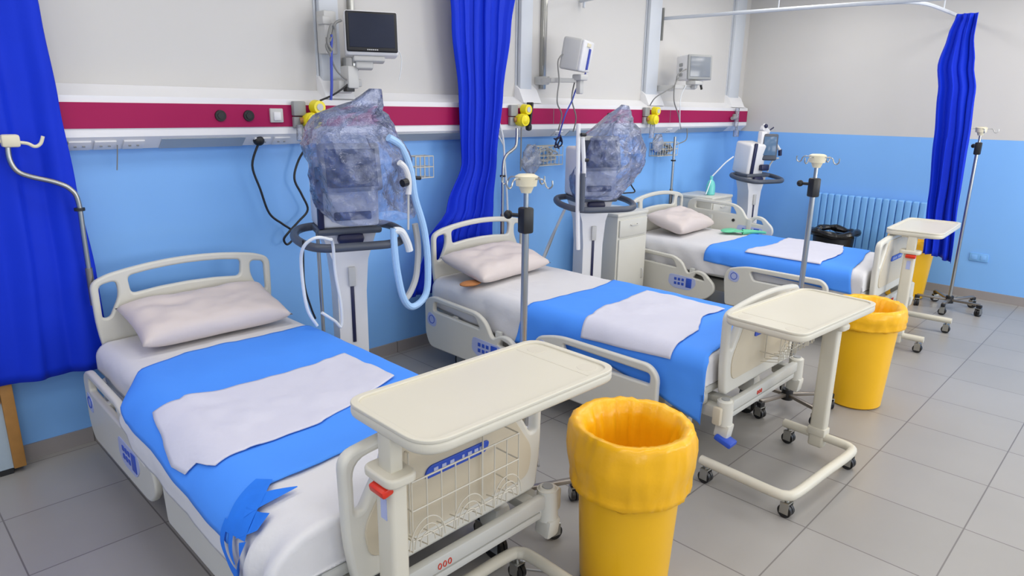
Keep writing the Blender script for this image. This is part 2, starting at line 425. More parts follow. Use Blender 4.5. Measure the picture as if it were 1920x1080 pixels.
def make_bed(label, loc, raised_right=False):
    t = thing('hospital_bed', label, 'bed', loc)
    # headboard
    top = [(-.40, 1.025)]+[(x, 1.025+.04*(1-(x/.40)**2)) for x in [-.3, -.2, -.1, 0, .1, .2, .3]]+[(.40, 1.025)]
    out = [(-.43, .42), (-.485, .72), (-.49, .99)]+top+[(.49, .99), (.485, .72), (.43, .42)]
    rr = [.03, .1, .08]+[.03]*len(top)+[.08, .1, .03]
    ctr = [(-.30, .90)]+[(x, .90+.02*(1-(x/.3)**2)) for x in (-.15, 0, .15)]+[(.30, .90), (.31, 1.0)]+[(x, .985+.04*(1-(x/.40)**2)) for x in (.2, .1, 0, -.1, -.2)]+[(-.31, 1.0)]
    crr = [.03, .02, .02, .02, .03, .03]+[.02]*5+[.03]
    sl = [(.365, .985), (.452, .97), (.452, .79), (.415, .79), (.36, .90)]
    srr = [.03, .03, .02, .02, .05]
    MB().plate([fillet(out, rr), fillet(ctr, crr), fillet(sl, srr), fillet([(-x, z) for x, z in sl], srr)], .036, XZat(-.02), .012).build('headboard', M['bed'], t)
    # footboard: two loop handles and a recessed panel
    YFt = -BL+.02
    top = [(-.33, .918)]+[(x, .918+.02*(1-(x/.33)**2)) for x in (-.25, -.12, 0, .12, .25)]+[(.33, .918)]
    out = [(-.41, .445), (-.435, .60), (-.44, .905)]+top+[(.44, .905), (.435, .60), (.41, .445)]
    rr = [.03, .1, .13]+[.03]*len(top)+[.13, .1, .03]
    sl = [(.285, .885), (.40, .875), (.40, .70), (.375, .70), (.29, .84)]
    srr = [.04, .07, .02, .03, .06]
    fb = MB().plate([fillet(out, rr), fillet(sl, srr), fillet([(-x, z) for x, z in sl], srr)], .045, XZat(YFt), .014).build('footboard', M['bed'], t)
    MB().plate([fillet([(-.36, .52), (.36, .52), (.38, .64), (.27, .80), (.25, .90), (-.25, .90), (-.27, .80), (-.38, .64)], .05)], .008, XZat(YFt-.024), .003).build('recess_panel', M['bedpanel'], fb)
    pl = MB().plate([fillet([(-.15, .715), (.13, .715), (.15, .758), (-.13, .758)], .025)], .008, XZat(YFt-.031), .002).build('nameplate', M['blueprint'], fb)
    for i, x in enumerate((-.10, -.065, -.03, .02, .05, .08, .105)):
        MB().box((x, YFt-.036, .737), (.018 if i != 3 else .01, .002, .020)).build('nameplate_letter', M['palelabel'], fb)
    # deck, under-frame
    b = MB().box((0, -BL/2+.01, .47), (.98, BL-.12, .05), bev=.012)
    for sx in (-1, 1): b.box((sx*.47, -BL/2, .425), (.05, BL-.14, .06), bev=.01)
    b.build('deck', M['frame'], t)
    b = MB().box((0, -BL/2, .27), (.62, 1.55, .12), bev=.02)
    for y in (-.45, -1.9):
        b.box((0, y, .36), (.5, .08, .16), bev=.01)
        b.box((0, y, .20), (.92, .07, .06), bev=.01)
    b.build('chassis', M['frame'], t)
    b = MB()
    for sx in (-1, 1): b.box((sx*.30, -BL/2, .38), (.05, 1.3, .05), bev=.006).cyl((sx*.18, -.7, .36), (sx*.18, -1.6, .24), .025)
    b.build('lift_mechanism', M['dark'], t)
    b = MB().box((0, -BL-.035, .400), (.84, .035, .06), bev=.008).box((0, -BL-.03, .345), (.80, .03, .03), bev=.006)
    for sx in (-1, 1): b.box((sx*.36, -BL+.06, .40), (.06, .22, .04), bev=.006)
    cb = b.build('end_bar', M['frame'], t)
    for i in range(3): MB().tube([(-.12+i*.022+.007*math.cos(a), -BL-.054, .395+.011*math.sin(a)) for a in [q*PI/4 for q in range(8)]], .0018, 5, closed=True, n=1).build('warning_print', M['red'], cb)
    for sx in (-1, 1):
        for y, nm in ((-BL-.03, 'corner_bumper'), (.02-.02, 'corner_bumper')):
            b = MB().cyl((sx*.45, y, .31), (sx*.45, y, .44), .045, .042, 20).cyl((sx*.45, y, .44), (sx*.45, y, .448), .038, .03, 20)
            b.box((sx*.43, y+(.06 if y < -1 else -.06), .36), (.07, .14, .07), bev=.015)
            cbm = b.build(nm, M['bed'], t)
            if y < -1:
                MB().cyl((sx*.45, y, .446), (sx*.45, y, .452), .022, .022, 16).build('bumper_socket', M['grey'], cbm)
                MB().box((sx*.508, y+.01, .37), (.03, .05, .10), rot=(0, 0, sx*.1), bev=.012).build('bumper_pad', M['bedpanel'], cbm)
                if sx < 0: MB().box((sx*.47, y-.03, .235), (.08, .10, .03), rot=(.3, 0, 0), bev=.010).build('release_pedal', M['blueprint'], cbm)
                MB().box((sx*.45, y-.005, .28), (.07, .08, .09), rot=(.15, 0, 0), bev=.015).build('pedal_bracket', M['bed'], cbm)
    for sx in (-1, 1):
        for y in (-.28, -2.12):
            b = MB().box((sx*.42, y, .21), (.10, .12, .12), bev=.03).build('caster_housing', M['bed'], t)
            w = caster(t, sx*.42, y, .062, 'grey', .2)
    # side rails
    for sx in (-1, 1):
        up = .40 if (raised_right and sx > 0) else 0.
        L = 1.02
        o, s1, s2 = rail_outline(L)
        x = sx*.57; z0 = .17+up
        mt = YZat(x, z0) @ Matrix.Translation((.05, 0, 0))
        rl = MB().plate([o, s1, s2], .036, mt, .011).build('side_rail', M['bed'], t)
        control_panel(rl, x+sx*.019, .05+L-.45, z0+.085, sx)
        round_print(rl, x+sx*.019, .075, z0+.16, sx)
        if up:
            control_panel(rl, x-sx*.019, .05+L-.36, z0+.045, -sx)
            round_print(rl, x-sx*.019, .09, z0+.14, -sx)
            MB().cyl((x-sx*.018, -.62, z0+.20), (x-sx*.028, -.62, z0+.20), .016).build('release_knob', M['black'], rl)
        for q in (-.35, -.8): MB().box((sx*.549, q, (.37 if not up else .62)), (.03, .05, (.16 if not up else .36)), bev=.008).build('rail_bracket', M['frame'], rl)
        o, s1 = footrail_outline(.92)
        mt = YZat(x, .18) @ Matrix.Translation((1.14, 0, 0))
        rl = MB().plate([o, s1], .036, mt, .011).build('side_rail', M['bed'], t)
        round_print(rl, x+sx*.019, 1.18, .40, sx)
        for q in (-1.35, -1.85): MB().box((sx*.549, q, .34), (.03, .05, .16), bev=.008).build('rail_bracket', M['frame'], rl)
    return t
BEDS = [(1.355, 3.95), (3.545, 3.86), (6.20, 3.95)]
make_bed('cream hospital bed nearest the camera, beside the long left curtain', (*BEDS[0], 0))
make_bed('cream hospital bed in the middle, between two overbed tables', (*BEDS[1], 0))
make_bed('cream hospital bed farthest away, in the corner with its far rail raised', (*BEDS[2], 0), True)

# ------------------------------------------------------------------ bedding
ZT_M = .665
def shape_of(bed, sg, y):
    """half width of the covered mattress and the radius of its edge; on the near side of the first bed the linen goes over the lowered rails"""
    if bed == 0 and sg < 0:
        t = min(1, max(0, (3.34-y)/.25)); t = t*t*(3-2*t)
        return .51+(.632-.51)*t, .07+(.17-.07)*t
    return .50, .075
def crease(bed, s, y):
    k = bed*7.3+1
    n = noise.noise(V((s*3+k, y*3, k)))+.5*noise.noise(V((s*8, y*7+k, 3)))
    hang = max(0, min(1, (abs(s)-.42)/.15))
    top = abs(n)*.005
    fold = max(0, n)*.012+abs(math.sin(y*9+k+n))*.006
    if bed == 0 and s < 0 and y < 1.86: fold += (.5+.5*math.sin(y*48+s*6))*.035*min(1, (1.86-y)/.05)
    if bed == 2 and s < 0 and y > 2.9: fold += (.5+.5*math.sin(y*26-s*22))*.010
    if bed == 0 and s < .1 and y < 2.0: top += .02*max(0, noise.noise(V((s*7, y*8, 4))))*min(1, (2.0-y)/.15)
    return top*(1-hang), fold*hang
def dp(bed, s, y, off=0., flare=.0):
    ye = BEDS[bed][1]-2.285
    if y < ye:
        p = dp(bed, s, ye, off, flare); q = crease(bed, s*1.3+y, y)
        return V((p.x, ye-.006-q[1]*.2-off*.5, max(p.z-(ye-y), min(p.z, .505))))
    cx = BEDS[bed][0]; sg = 1 if s >= 0 else -1
    HW, RR = shape_of(bed, sg, y)
    tz, fo = crease(bed, s, y); off2 = off+fo
    a = HW-RR; d = abs(s)
    if d <= a: return V((cx+s, y, ZT_M+off+tz))
    th = (d-a)/RR
    if th <= PI/2: return V((cx+sg*(a+(RR+off2)*math.sin(th)), y, ZT_M-RR+(RR+off+tz)*math.cos(th)))
    dn = d-a-RR*PI/2
    return V((cx+sg*(a+RR+off2+flare*dn), y, ZT_M-RR-dn))
def interp(tab, u):
    for (u0, a), (u1, b) in zip(tab, tab[1:]):
        if u <= u1: return a+(b-a)*max(0, (u-u0))/(u1-u0)
    return tab[-1][1]
def drape(name, bed, sL, sR, yh, yf, off, m, wr=.004, seed=0, nu=70, nv=60, th=.004, ends=0.):
    """cloth over the bed: sL/sR tables over v (head to foot), yh/yf tables over u (left to right)"""
    b = MB(); G = []
    for j in range(nv+1):
        v = j/nv; row = []
        for i in range(nu+1):
            u = i/nu
            s = interp(sL, v)*(1-u)+interp(sR, v)*u
            y = interp(yh, u)*(1-v)+interp(yf, u)*v+.016*(noise.noise(V((u*4.5, v*1.5, seed+.5)))+.4*noise.noise(V((u*12, v*2, seed+.9))))*min(1, 4*abs(v-.5))*(seed not in (1, 9, 13))
            p = dp(bed, s, y, off)
            n1 = noise.noise(V((s*4+seed, y*4, seed*1.7)))+.5*noise.noise(V((s*11, y*10+seed, 3)))
            if abs(s) > .45: p.x += (1 if s > 0 else -1)*max(0, n1)*wr*.8
            else: p.z += max(0, n1)*wr
            row.append(b.bm.verts.new(p))
        G.append(row)
    for A, B in zip(G, G[1:]):
        for i in range(nu): b.bm.faces.new((A[i], A[i+1], B[i+1], B[i]))
    o = b.build(name, m, ang=3)
    md = o.modifiers.new('s', 'SOLIDIFY'); md.thickness = th; md.offset = -1
    return o
def const(c): return [(0, c), (1, c)]

def pillow(label, loc, rot, size=(.68, .44, .15), seed=1):
    b = MB(); nu, nv = 40, 28; top = []; bot = []
    for sgn, st in ((1, top), (-1, bot)):
        for j in range(nv+1):
            row = []
            for i in range(nu+1):
                u = -1+2*i/nu; v = -1+2*j/nv
                edge = (i in (0, nu)) or (j in (0, nv))
                if sgn < 0 and edge: row.append(top[j][i]); continue
                h = (max(0, 1-abs(u)**5)*max(0, 1-abs(v)**4))**.5
                px = u*(1-.045*(1-v*v)*abs(u))*size[0]/2
                py = v*(1-.05*(1-u*u)*abs(v))*size[1]/2
                n = noise.noise(V((u*2.2, v*2.2, seed)))*.25+noise.noise(V((u*5, v*4, seed+4)))*.10
                z = sgn*h*size[2]/2*(1+n*(1 if sgn > 0 else .2))
                row.append(b.bm.verts.new((px, py, z)))
            st.append(row)
    for st in (top, bot):
        for A, B in zip(st, st[1:]):
            for i in range(nu): b.bm.faces.new((A[i], A[i+1], B[i+1], B[i]))
    o = b.build('pillow', M['pillow'], ang=3)
    o.location = loc; o.rotation_euler = rot
    return tag(o, label, 'pillow')

for i, (cx, yh) in enumerate(BEDS):
    w = ['nearest bed', 'middle bed', 'farthest bed'][i]
    MBx = MB().box((cx, yh-.05-1.12, .575), (.97, 2.22, .145), bev=.05, seg=3)
    tag(MBx.build('mattress', M['sheet']), 'white mattress lying under the sheet of the %s' % w, 'mattress')
# nearest bed
BI = 0
tag(drape('bed_sheet', BI, [(0, -.62), (.27, -.65), (.37, -.76), (.77, -.81), (.795, -.86), (.83, -1.0), (1, -1.0)], const(.66), const(3.90), const(1.31), .0, M['sheet'], .004, 1, 110, 150), 'white sheet spread over the nearest bed, bunched at its foot corner', 'bed sheet')
tag(drape('bed_cover', BI, [(0, -.62), (.1, -.66), (.5, -.67), (1, -.71)], const(.68), [(0, 3.14), (.12, 3.34), (.3, 3.42), (.7, 3.40), (1, 3.44)], [(0, 1.98), (.3, 1.98), (.6, 2.02), (1, 2.12)], .012, M['blanket'], .006, 2), 'bright blue cover laid across the nearest bed under a white pad', 'bed cover')
tag(drape('under_pad', BI, [(0, -.56), (.8, -.64), (1, -.63)], const(.34), [(0, 2.86), (.5, 2.81), (1, 2.84)], [(0, 2.36), (.055, 2.34), (.075, 2.24), (.5, 2.23), (1, 2.42)], .022, M['cloth'], .018, 5, 60, 40), 'creased white pad with a notched edge on the blue cover of the nearest bed', 'bed pad')
# middle bed
BI = 1
tag(drape('bed_sheet', BI, [(0, -.68), (.4, -.76), (1, -.70)], const(.66), const(3.82), const(1.25), .0, M['sheet'], .005, 9, 90, 110), 'white sheet on the middle bed, creased where it hangs by the rail', 'bed sheet')
tag(drape('bed_cover', BI, [(0, -.74), (.3, -.68), (.55, -.68), (.8, -.76), (1, -.84)], const(.68), [(0, 2.95), (.25, 2.84), (.6, 2.80), (1, 2.90)], [(0, 1.53), (.3, 1.58), (.6, 1.66), (1, 1.76)], .012, M['blanket'], .006, 6), 'bright blue cover on the middle bed with one corner hanging past the mattress', 'bed cover')
tag(drape('under_pad', BI, [(0, -.56), (1, -.53)], const(.32), [(0, 2.38), (.4, 2.44), (1, 2.48)], [(0, 1.76), (.4, 1.80), (.7, 1.92), (1, 1.90)], .024, M['cloth'], .016, 8, 60, 40), 'white pad lying on the blue cover of the middle bed', 'bed pad')
# farthest bed
BI = 2
tag(drape('bed_sheet', BI, [(0, -.74), (.4, -.72), (1, -.66)], const(.60), const(3.90), const(1.40), .0, M['sheet'], .005, 13, 90, 110), 'white sheet with diagonal pleats on the farthest bed', 'bed sheet')
tag(drape('bed_cover', BI, [(0, -.60), (1, -.66)], const(.64), [(0, 3.06), (.5, 3.02), (1, 3.05)], [(0, 1.74), (.5, 1.84), (1, 1.95)], .012, M['blanket'], .005, 16), 'bright blue cover on the farthest bed beside the raised rail', 'bed cover')
tag(drape('under_pad', BI, [(0, -.47), (1, -.47)], const(.42), [(0, 2.68), (.5, 2.62), (1, 2.68)], [(0, 2.02), (.5, 2.02), (1, 2.14)], .024, M['cloth'], .008, 19, 60, 40), 'white pad on the blue cover of the farthest bed', 'bed pad')
# palm-shaped blue print on the foot corner of the nearest sheet
b = MB(); BI = 0
def onsheet(poly):
    vs = [b.bm.verts.new(dp(BI, s, y, .019)) for s, y in poly]
    b.bm.faces.new(vs)
def strip(pts):
    """pts: (s, y, width) spine drawn as a ribbon on the cloth"""
    Lf, Rt = [], []
    n = len(pts)
    def at(t):
        t = min(max(t, 0), n-1-1e-6); i = int(t); f = t-i
        q = [pts[max(i-1, 0)], pts[i], pts[i+1], pts[min(i+2, n-1)]]
        return [.5*(2*q[1][j]+(q[2][j]-q[0][j])*f+(2*q[0][j]-5*q[1][j]+4*q[2][j]-q[3][j])*f*f+(3*q[1][j]-q[0][j]-3*q[2][j]+q[3][j])*f**3) for j in range(3)]
    for k in range((n-1)*8+1):
        s, y, w = at(k/8); w = max(.004, w)/2
        a0, c0 = at(k/8-.06), at(k/8+.06)
        ds, dy = c0[0]-a0[0], c0[1]-a0[1]; l = math.hypot(ds, dy) or 1
        Lf.append(b.bm.verts.new(dp(BI, s-dy/l*w, y+ds/l*w, .020))); Rt.append(b.bm.verts.new(dp(BI, s+dy/l*w, y-ds/l*w, .020)))
    for k in range(len(Lf)-1): b.bm.faces.new((Lf[k], Lf[k+1], Rt[k+1], Rt[k]))
strip([(-.49, 2.00, .06), (-.56, 1.96, .11), (-.61, 1.94, .13), (-.66, 1.93, .15)])
strip([(-.58, 1.95, .07), (-.52, 1.90, .05), (-.48, 1.88, .03), (-.44, 1.875, .005)])
strip([(-.62, 1.93, .09), (-.59, 1.86, .06), (-.565, 1.82, .045)])
strip([(-.64, 2.00, .03), (-.71, 2.00, .03), (-.76, 1.95, .035), (-.765, 1.87, .045), (-.72, 1.83, .045), (-.65, 1.865, .05)])
strip([(-.66, 1.95, .03), (-.71, 1.93, .03), (-.735, 1.90, .012)])
o = b.build('printed_palm', M['logo'], bpy.data.objects['bed_sheet'], ang=3)
# pillows
pillow('pale pink pillow leaning on the headboard of the nearest bed', (1.36, 3.70, .785), (.26, 0, .0), (.80, .42, .15), 1)
pillow('pale pink pillow on the middle bed with a brown-stained corner', (3.46, 3.56, .785), (.24, 0, .10), (.80, .44, .15), 3)
pillow('pale pillow on the farthest bed beside the raised rail', (6.22, 3.65, .79), (.26, 0, .06), (.74, .44, .17), 6)
o = MB().sphere((3.08, 3.44, .695), .07, (1.3, .8, .25)).build('folded_cloth', M['brown'])
tag(o, 'brown cloth poking from under the pillow of the middle bed', 'cloth')

# ------------------------------------------------------------------ overbed tables
def make_table(label, loc, rz, ztop):
    t = thing('overbed_table', label, 'overbed table', loc, rz, None)
    L, W = .84, .41
    rect = [(-L/2, -W/2), (L/2, -W/2), (L/2, W/2), (-L/2, W/2)]
    inn = [(-L/2+.022, -W/2+.022), (L/2-.022, -W/2+.022), (L/2-.022, W/2-.022), (-L/2+.022, W/2-.022)]
    b = MB().plate([fillet(rect, [.10, .075, .075, .075], 8)], .040, XYat(ztop-.022), .014)
    b.plate([fillet(rect, [.10, .075, .075, .075], 8), fillet(inn, .06, 8)], .012, XYat(ztop-.001), .003)
    tp = b.build('tabletop', M['cream'], t)
    b = MB().box((L/2-.13, 0, ztop-.0018), (.005, W-.07, .0012))
    b.build('divider_ridge', M['creamd'], tp)
    for y in (-.12, .12): MB().cyl((L/2-.075, y, ztop-.004), (L/2-.075, y, ztop-.0012), .036, .034, 24).build('cup_recess', M['creamd'], tp)
    # column at the left end; base legs run to -y
    cxx = -L/2+.03
    b = MB().box((cxx, 0, ztop/2-.05), (.062, .085, ztop-.20), bev=.014, seg=3)
    col = b.build('column', M['cream'], t)
    MB().box((cxx, 0, ztop-.10), (.045, .066, .16), bev=.008).box((cxx+.03, 0, ztop-.046), (.08, .16, .016), bev=.004).build('inner_post', M['cream'], t)
    MB().plate([fillet([(-.055, -.075), (.05, -.075), (.05, .075), (-.055, .075)], .035)], .03, Matrix.Translation((cxx, 0, ztop-.165)), .008).build('collar', M['cream'], t)
    MB().box((cxx-.045, -.015, ztop-.195), (.04, .075, .026), rot=(0, -.25, 0), bev=.008).build('height_lever', M['red'], t)
    MB().box((cxx-.032, -.005, ztop-.27), (.002, .03, .07)).build('instruction_label', M['palelabel'], t)
    zb = .115; yb = .215
    b = MB().tube([(cxx, -.20, zb), (cxx, -.1, zb), (cxx, yb-.10, zb), (cxx+.015, yb-.03, zb), (cxx+.08, yb, zb), (0, yb, zb), (L/2-.13, yb, zb), (L/2-.065, yb-.025, zb), (L/2-.05, yb-.09, zb), (L/2-.05, -.05, zb), (L/2-.05, -.27, zb)], .025, 14)
    b.box((cxx, 0, zb+.03), (.075, .10, .05), bev=.01)
    b.build('base', M['cream'], t)
    for x, y in ((cxx, -.165), (cxx+.03, yb-.02), (L/2-.08, yb-.02), (L/2-.05, -.235)): caster(t, x, y, .034, 'steel', .10)
    return t
g = 'overbed tables at the foot of the beds'
make_table('cream overbed table in front of the nearest bed, largest in view', (1.40, 1.47, 0), math.radians(-1), 1.035)['group'] = g
make_table('cream overbed table at the foot of the middle bed, beside a yellow bin', (3.35, 1.232, 0), math.radians(176), .94)['group'] = g
make_table('cream overbed table at the foot of the farthest bed, smallest in view', (6.45, 1.47, 0), math.radians(3), .985)['group'] = g

# ------------------------------------------------------------------ wire baskets on the footboards
def wire_basket(label, cx, yf, z0, w=.46, h=.26, d=.12):
    t = thing('wire_basket', label, 'wire basket', (cx, yf, z0))
    r = .0032
    for z in (h, h*.62, h*.22):
        MB().tube([(-w/2, -.01, z), (-w/2, -d, z), (w/2, -d, z), (w/2, -.01, z)], r, 6, smooth=False).build('hoop', M['wire'], t)
    b = MB()
    for i in range(9):
        x = -w/2+w*i/8
        b.tube([(x, -d, h), (x, -d, .02), (x, -.02, .0)], r*.8, 6, smooth=False)
    for s in (-1, 1): b.tube([(s*w*.35, 0, h+.03), (s*w*.35, -.012, h+.03), (s*w*.35, -.012, 0)], r, 6, smooth=False)
    b.build('upright_wires', M['wire'], t)
    b = MB()
    for x0 in (-w*.38, 0, w*.38):
        for k in (.03, .05, .07):
            b.tube([(x0+k*math.cos(a), -d-.003, .03+k*1.3*max(0, math.sin(a))-.06*(1-abs(math.sin(a)))*0) for a in [q*PI/8 for q in range(9)]], r*.7, 6)
    b.build('scroll_wires', M['wire'], t)
    return t
wire_basket('cream wire basket hooked on the footboard of the nearest bed', 1.30, 3.95-BL-.01, .555)
wire_basket('cream wire basket hooked on the footboard of the middle bed', 3.70, 3.86-BL-.01, .56)

# ------------------------------------------------------------------ bins
def make_bin(label, x, y, rt, rb, h, bag_label, bag_drop, seed, bulge=.03):
    t = thing('waste_bin', label, 'bin', (x, y, 0))
    MB().lathe([(rb*.9, 0), (rb, .012), (rt*.985, h*.96), (rt, h), (rt-.012, h), (rb-.01, .02), (0.0001, .02)], seg=48).build('body', M['yellow'], t)

    rnd = random.Random(seed)
    def wob(j, a):
        k = noise.noise(V((math.cos(a)*1.6, math.sin(a)*1.6, j*.45+seed)))
        k2 = 1-2*abs(noise.noise(V((math.cos(a)*4, math.sin(a)*4, j*.35+seed*2))))
        k3 = 1-2*abs(noise.noise(V((math.cos(a)*9, math.sin(a)*9, j*.6+seed*3))))
        if j == 0: return (.003, k*.018+k2*.008)
        if j > 9: return (k*.012+k2*.016+k3*.007, k*.01)
        return (k*.010+k2*.007+k3*.005, k*.008+k2*.004)
    dz = bag_drop
    rbz = lambda q: rb+(rt-rb)*(1-q*dz/h)
    prof = [(rbz(1)+.008, h-dz), (rbz(.94)+.022, h-dz*.94), (rbz(.86)+.022, h-dz*.86), (rt+bulge*.55, h-dz*.70), (rt+bulge*.95, h-dz*.50), (rt+bulge*1.05, h-dz*.30), (rt+bulge*.85, h-dz*.13), (rt+bulge*.6, h+.008), (rt+.006, h+.024), (rt-.022, h+.016), (rt-.042, h-.04), (rt-.050, h-.10), (rt-.058, h-.18), (rt-.066, h-.30), (rt*.6, h-.40), (.02, h-.42)]
    o = MB().lathe([(r, z) for r, z in prof], seg=120, wob=wob)
    o.bm.faces.ensure_lookup_table()
    ob = o.build('bin_liner', M['bag'], ang=3)
    ob.location = (x, y, 0)
    # drop the base cap that lathe adds
    me = ob.data; bm = bmesh.new(); bm.from_mesh(me)
    bmesh.ops.delete(bm, geom=[f for f in bm.faces if len(f.verts) > 8], context='FACES'); bm.to_mesh(me); bm.free()
    md = ob.modifiers.new('s', 'SOLIDIFY'); md.thickness = .003; md.offset = 1
    tag(ob, bag_label, 'bin liner')
make_bin('yellow waste bin in front, beside the nearest overbed table', 2.075, 1.36, .217, .182, .685, 'yellow bag folded far down over the rim of the front bin', .25, 2, .03)
make_bin('yellow waste bin behind the overbed table of the middle bed', 4.67, 1.31, .205, .165, .665, 'yellow bag rolled around the rim of the bin behind the middle table', .11, 5, .022)
make_bin('yellow waste bin against the right wall, below the hem of the curtain', 7.95, 1.90, .22, .18, .62, 'yellow bag lining the bin under the curtain hem', .10, 8, .015)
t = thing('waste_bin', 'black bin behind the farthest bed below the radiator', 'bin', (7.72, 2.62, 0))
MB().lathe([(.15, 0), (.17, .01), (.21, .58), (.20, .59), (.16, .02), (.001, .02)], seg=40).build('body', M['black'], t)
o = MB().tube([(.225*math.cos(a), .225*math.sin(a), .625+.014*math.sin(a*3)) for a in [i*PI/12 for i in range(24)]], [.036+.010*math.sin(i*2.1) for i in range(24)], 10, closed=True, n=3).build('bin_liner', M['blackbag'])
o.location = (7.72, 2.62, 0); tag(o, 'glossy black bag rolled around the rim of the black bin', 'bin liner')

# ------------------------------------------------------------------ drip stands
def make_iv(label, loc, rz, ztop):
    t = thing('drip_stand', label, 'drip stand', loc, rz)
    hb = .10
    for i in range(5):
        a = 2*PI*i/5
        x, y = .28*math.cos(a), .28*math.sin(a)
        lg = MB().box((.15*math.cos(a), .15*math.sin(a), hb+.005), (.27, .028, .022), rot=(0, -.06, a), bev=.004).build('leg', M['steeld'], t)
        MB().box((x, y, hb-.003), (.045, .034, .03), rot=(0, 0, a), bev=.005).build('end_cap', M['black'], lg)
        caster(t, x, y, .034, 'steel', .095, 'caster', a)
    MB().cyl((0, 0, hb-.035), (0, 0, hb+.035), .038, .034, 20).build('hub', M['black'], t)
    MB().cyl((0, 0, hb), (0, 0, ztop-.22), .016, None, 18).build('pole', M['steel'], t)
    MB().cyl((0, 0, ztop-.25), (0, 0, ztop-.03), .0115, None, 14).build('inner_pole', M['steel'], t)
    cl = MB().box((0, 0, ztop-.18), (.055, .055, .115), bev=.010).build('clamp', M['black'], t)
    MB().cyl((-.02, -.02, ztop-.16), (-.06, -.045, ztop-.16), .009).sphere((-.065, -.05, ztop-.16), .02).build('clamp_knob', M['black'], cl)
    MB().cyl((0, 0, ztop-.06), (0, 0, ztop-.03), .022, .034, 20).cyl((0, 0, ztop-.03), (0, 0, ztop+.012), .045, .05, 24).cyl((0, 0, ztop+.012), (0, 0, ztop+.02), .05, .035, 24).build('top_hub', M['amber'], t)
    for i in range(4):
        a = i*PI/2+.35; c, s = math.cos(a), math.sin(a)
        pts = [(c*r, s*r, ztop+z) for r, z in ((.03, 0), (.075, .004), (.095, -.004), (.105, -.025), (.12, -.032), (.135, -.02), (.135, .002))]
        MB().tube(pts, .0035, 8).build('hook', M['steel'], t)
    return t
make_iv('chrome drip stand between the nearest and middle beds', (2.125, 2.01, 0), math.radians(-103), 1.604)
make_iv('chrome drip stand between the middle and farthest beds', (4.22, 1.585, 0), math.radians(-119), 1.635)
make_iv('chrome drip stand at the right wall next to the bunched curtain', (7.73, 1.435, 0), math.radians(182), 1.765)

# bent hook poles fixed to the headboards
def hook_pole(label, pts, hub, hooks, r=.013):
    t = thing('hook_pole', label, 'hook pole', (0, 0, 0))
    MB().tube(pts, r, 12).build('pole', M['steel'], t)
    p = V(pts[-1]); q = V(pts[-2])
    if hub:
        h = V(hub)
        MB().box(h, (.075, .05, .06), bev=.012).build('top_hub', M['amber'], t)
        for hk in hooks: MB().tube([h+V(d) for d in hk], .008, 8).build('hook', M['amber'], t)
    MB().cyl(V(pts[-1])+V((0, 0, -.04)), V(pts[-1])+V((0, 0, .16)), r*1.35, None, 12).build('sleeve', M['steeld'], t)
    MB().cyl((pts[-1][0], pts[-1][1], 1.36), (pts[-1][0], pts[-1][1], 1.375), r*1.9, None, 14).build('collar', M['dark'], t)
    return t
H1 = 3.972
hook_pole('bent steel hook pole in front of the left curtain', [(.632, H1, 1.70), (.630, H1, 1.63), (.65, H1, 1.575), (.70, H1, 1.545), (.80, H1, 1.51), (.86, H1, 1.47), (.885, H1, 1.40), (.885, H1, 1.2), (.885, H1, .90)], (.645, H1, 1.715),
          [[(0, 0, 0), (-.2, .0, -.01), (-.3, 0, .0)], [(.0, -.01, -.005), (.06, -.015, -.012), (.09, -.02, -.028), (.115, -.02, -.015), (.13, -.02, .02)]])
hook_pole('bent steel hook pole at headboard of the middle bed', [(3.985, 3.886, 1.74), (3.98, 3.886, 1.61), (3.93, 3.886, 1.565), (3.87, 3.886, 1.53), (3.835, 3.886, 1.45), (3.83, 3.886, 1.2), (3.83, 3.886, .90)], None, [], .012)
hook_pole('straight steel pole behind headboard of the farthest bed', [(6.52, 3.975, 1.62), (6.52, 3.975, 1.4), (6.52, 3.975, .9)], None, [], .014)

# ------------------------------------------------------------------ bedside cabinets
def cabinet(label, x, y, w, d, h):
    t = thing('bedside_cabinet', label, 'cabinet', (x, y, 0))
    MB().box((0, 0, h/2+.02), (w-.02, d-.02, h-.08), bev=.008).build('body', M['bed'], t)
    MB().box((0, 0, h-.015), (w, d, .035), bev=.012).build('top', M['bed'], t)
    dr = MB().box((0, -d/2+.003, h-.14), (w-.06, .02, .16), bev=.006).build('drawer', M['bed'], t)
    MB().tube([(-.05, -d/2-.006, h-.11), (-.045, -d/2-.02, h-.12), (.045, -d/2-.02, h-.12), (.05, -d/2-.006, h-.11)], .005, 8).build('handle', M['lgrey'], dr)
    do = MB().box((0, -d/2+.003, (h-.24)/2+.04), (w-.06, .02, h-.32), bev=.006).build('door', M['bed'], t)
    MB().tube([(w/2-.08, -d/2-.006, .30), (w/2-.08, -d/2-.022, .32), (w/2-.08, -d/2-.022, .38), (w/2-.08, -d/2-.006, .40)], .005, 8).build('handle', M['lgrey'], do)
    for sx in (-1, 1):
        for sy in (-1, 1): MB().cyl((sx*(w/2-.05), sy*(d/2-.05), 0), (sx*(w/2-.05), sy*(d/2-.05), .06), .018).build('foot', M['black'], t)
cabinet('cream bedside cabinet between the middle and farthest beds', 5.30, 3.84, .50, .46, .965)
cabinet('cream bedside cabinet in the far corner with a teal humidifier on top', 7.055, 3.86, .48, .46, .97)
t = thing('humidifier_bottle', 'teal plastic bottle standing on the corner bedside cabinet', 'bottle', (7.03, 3.78, .9735))
MB().lathe([(.045, 0), (.052, .01), (.05, .11), (.035, .15), (.018, .17), (.018, .21), (.001, .215)], seg=24).build('body', M['teal'], t)
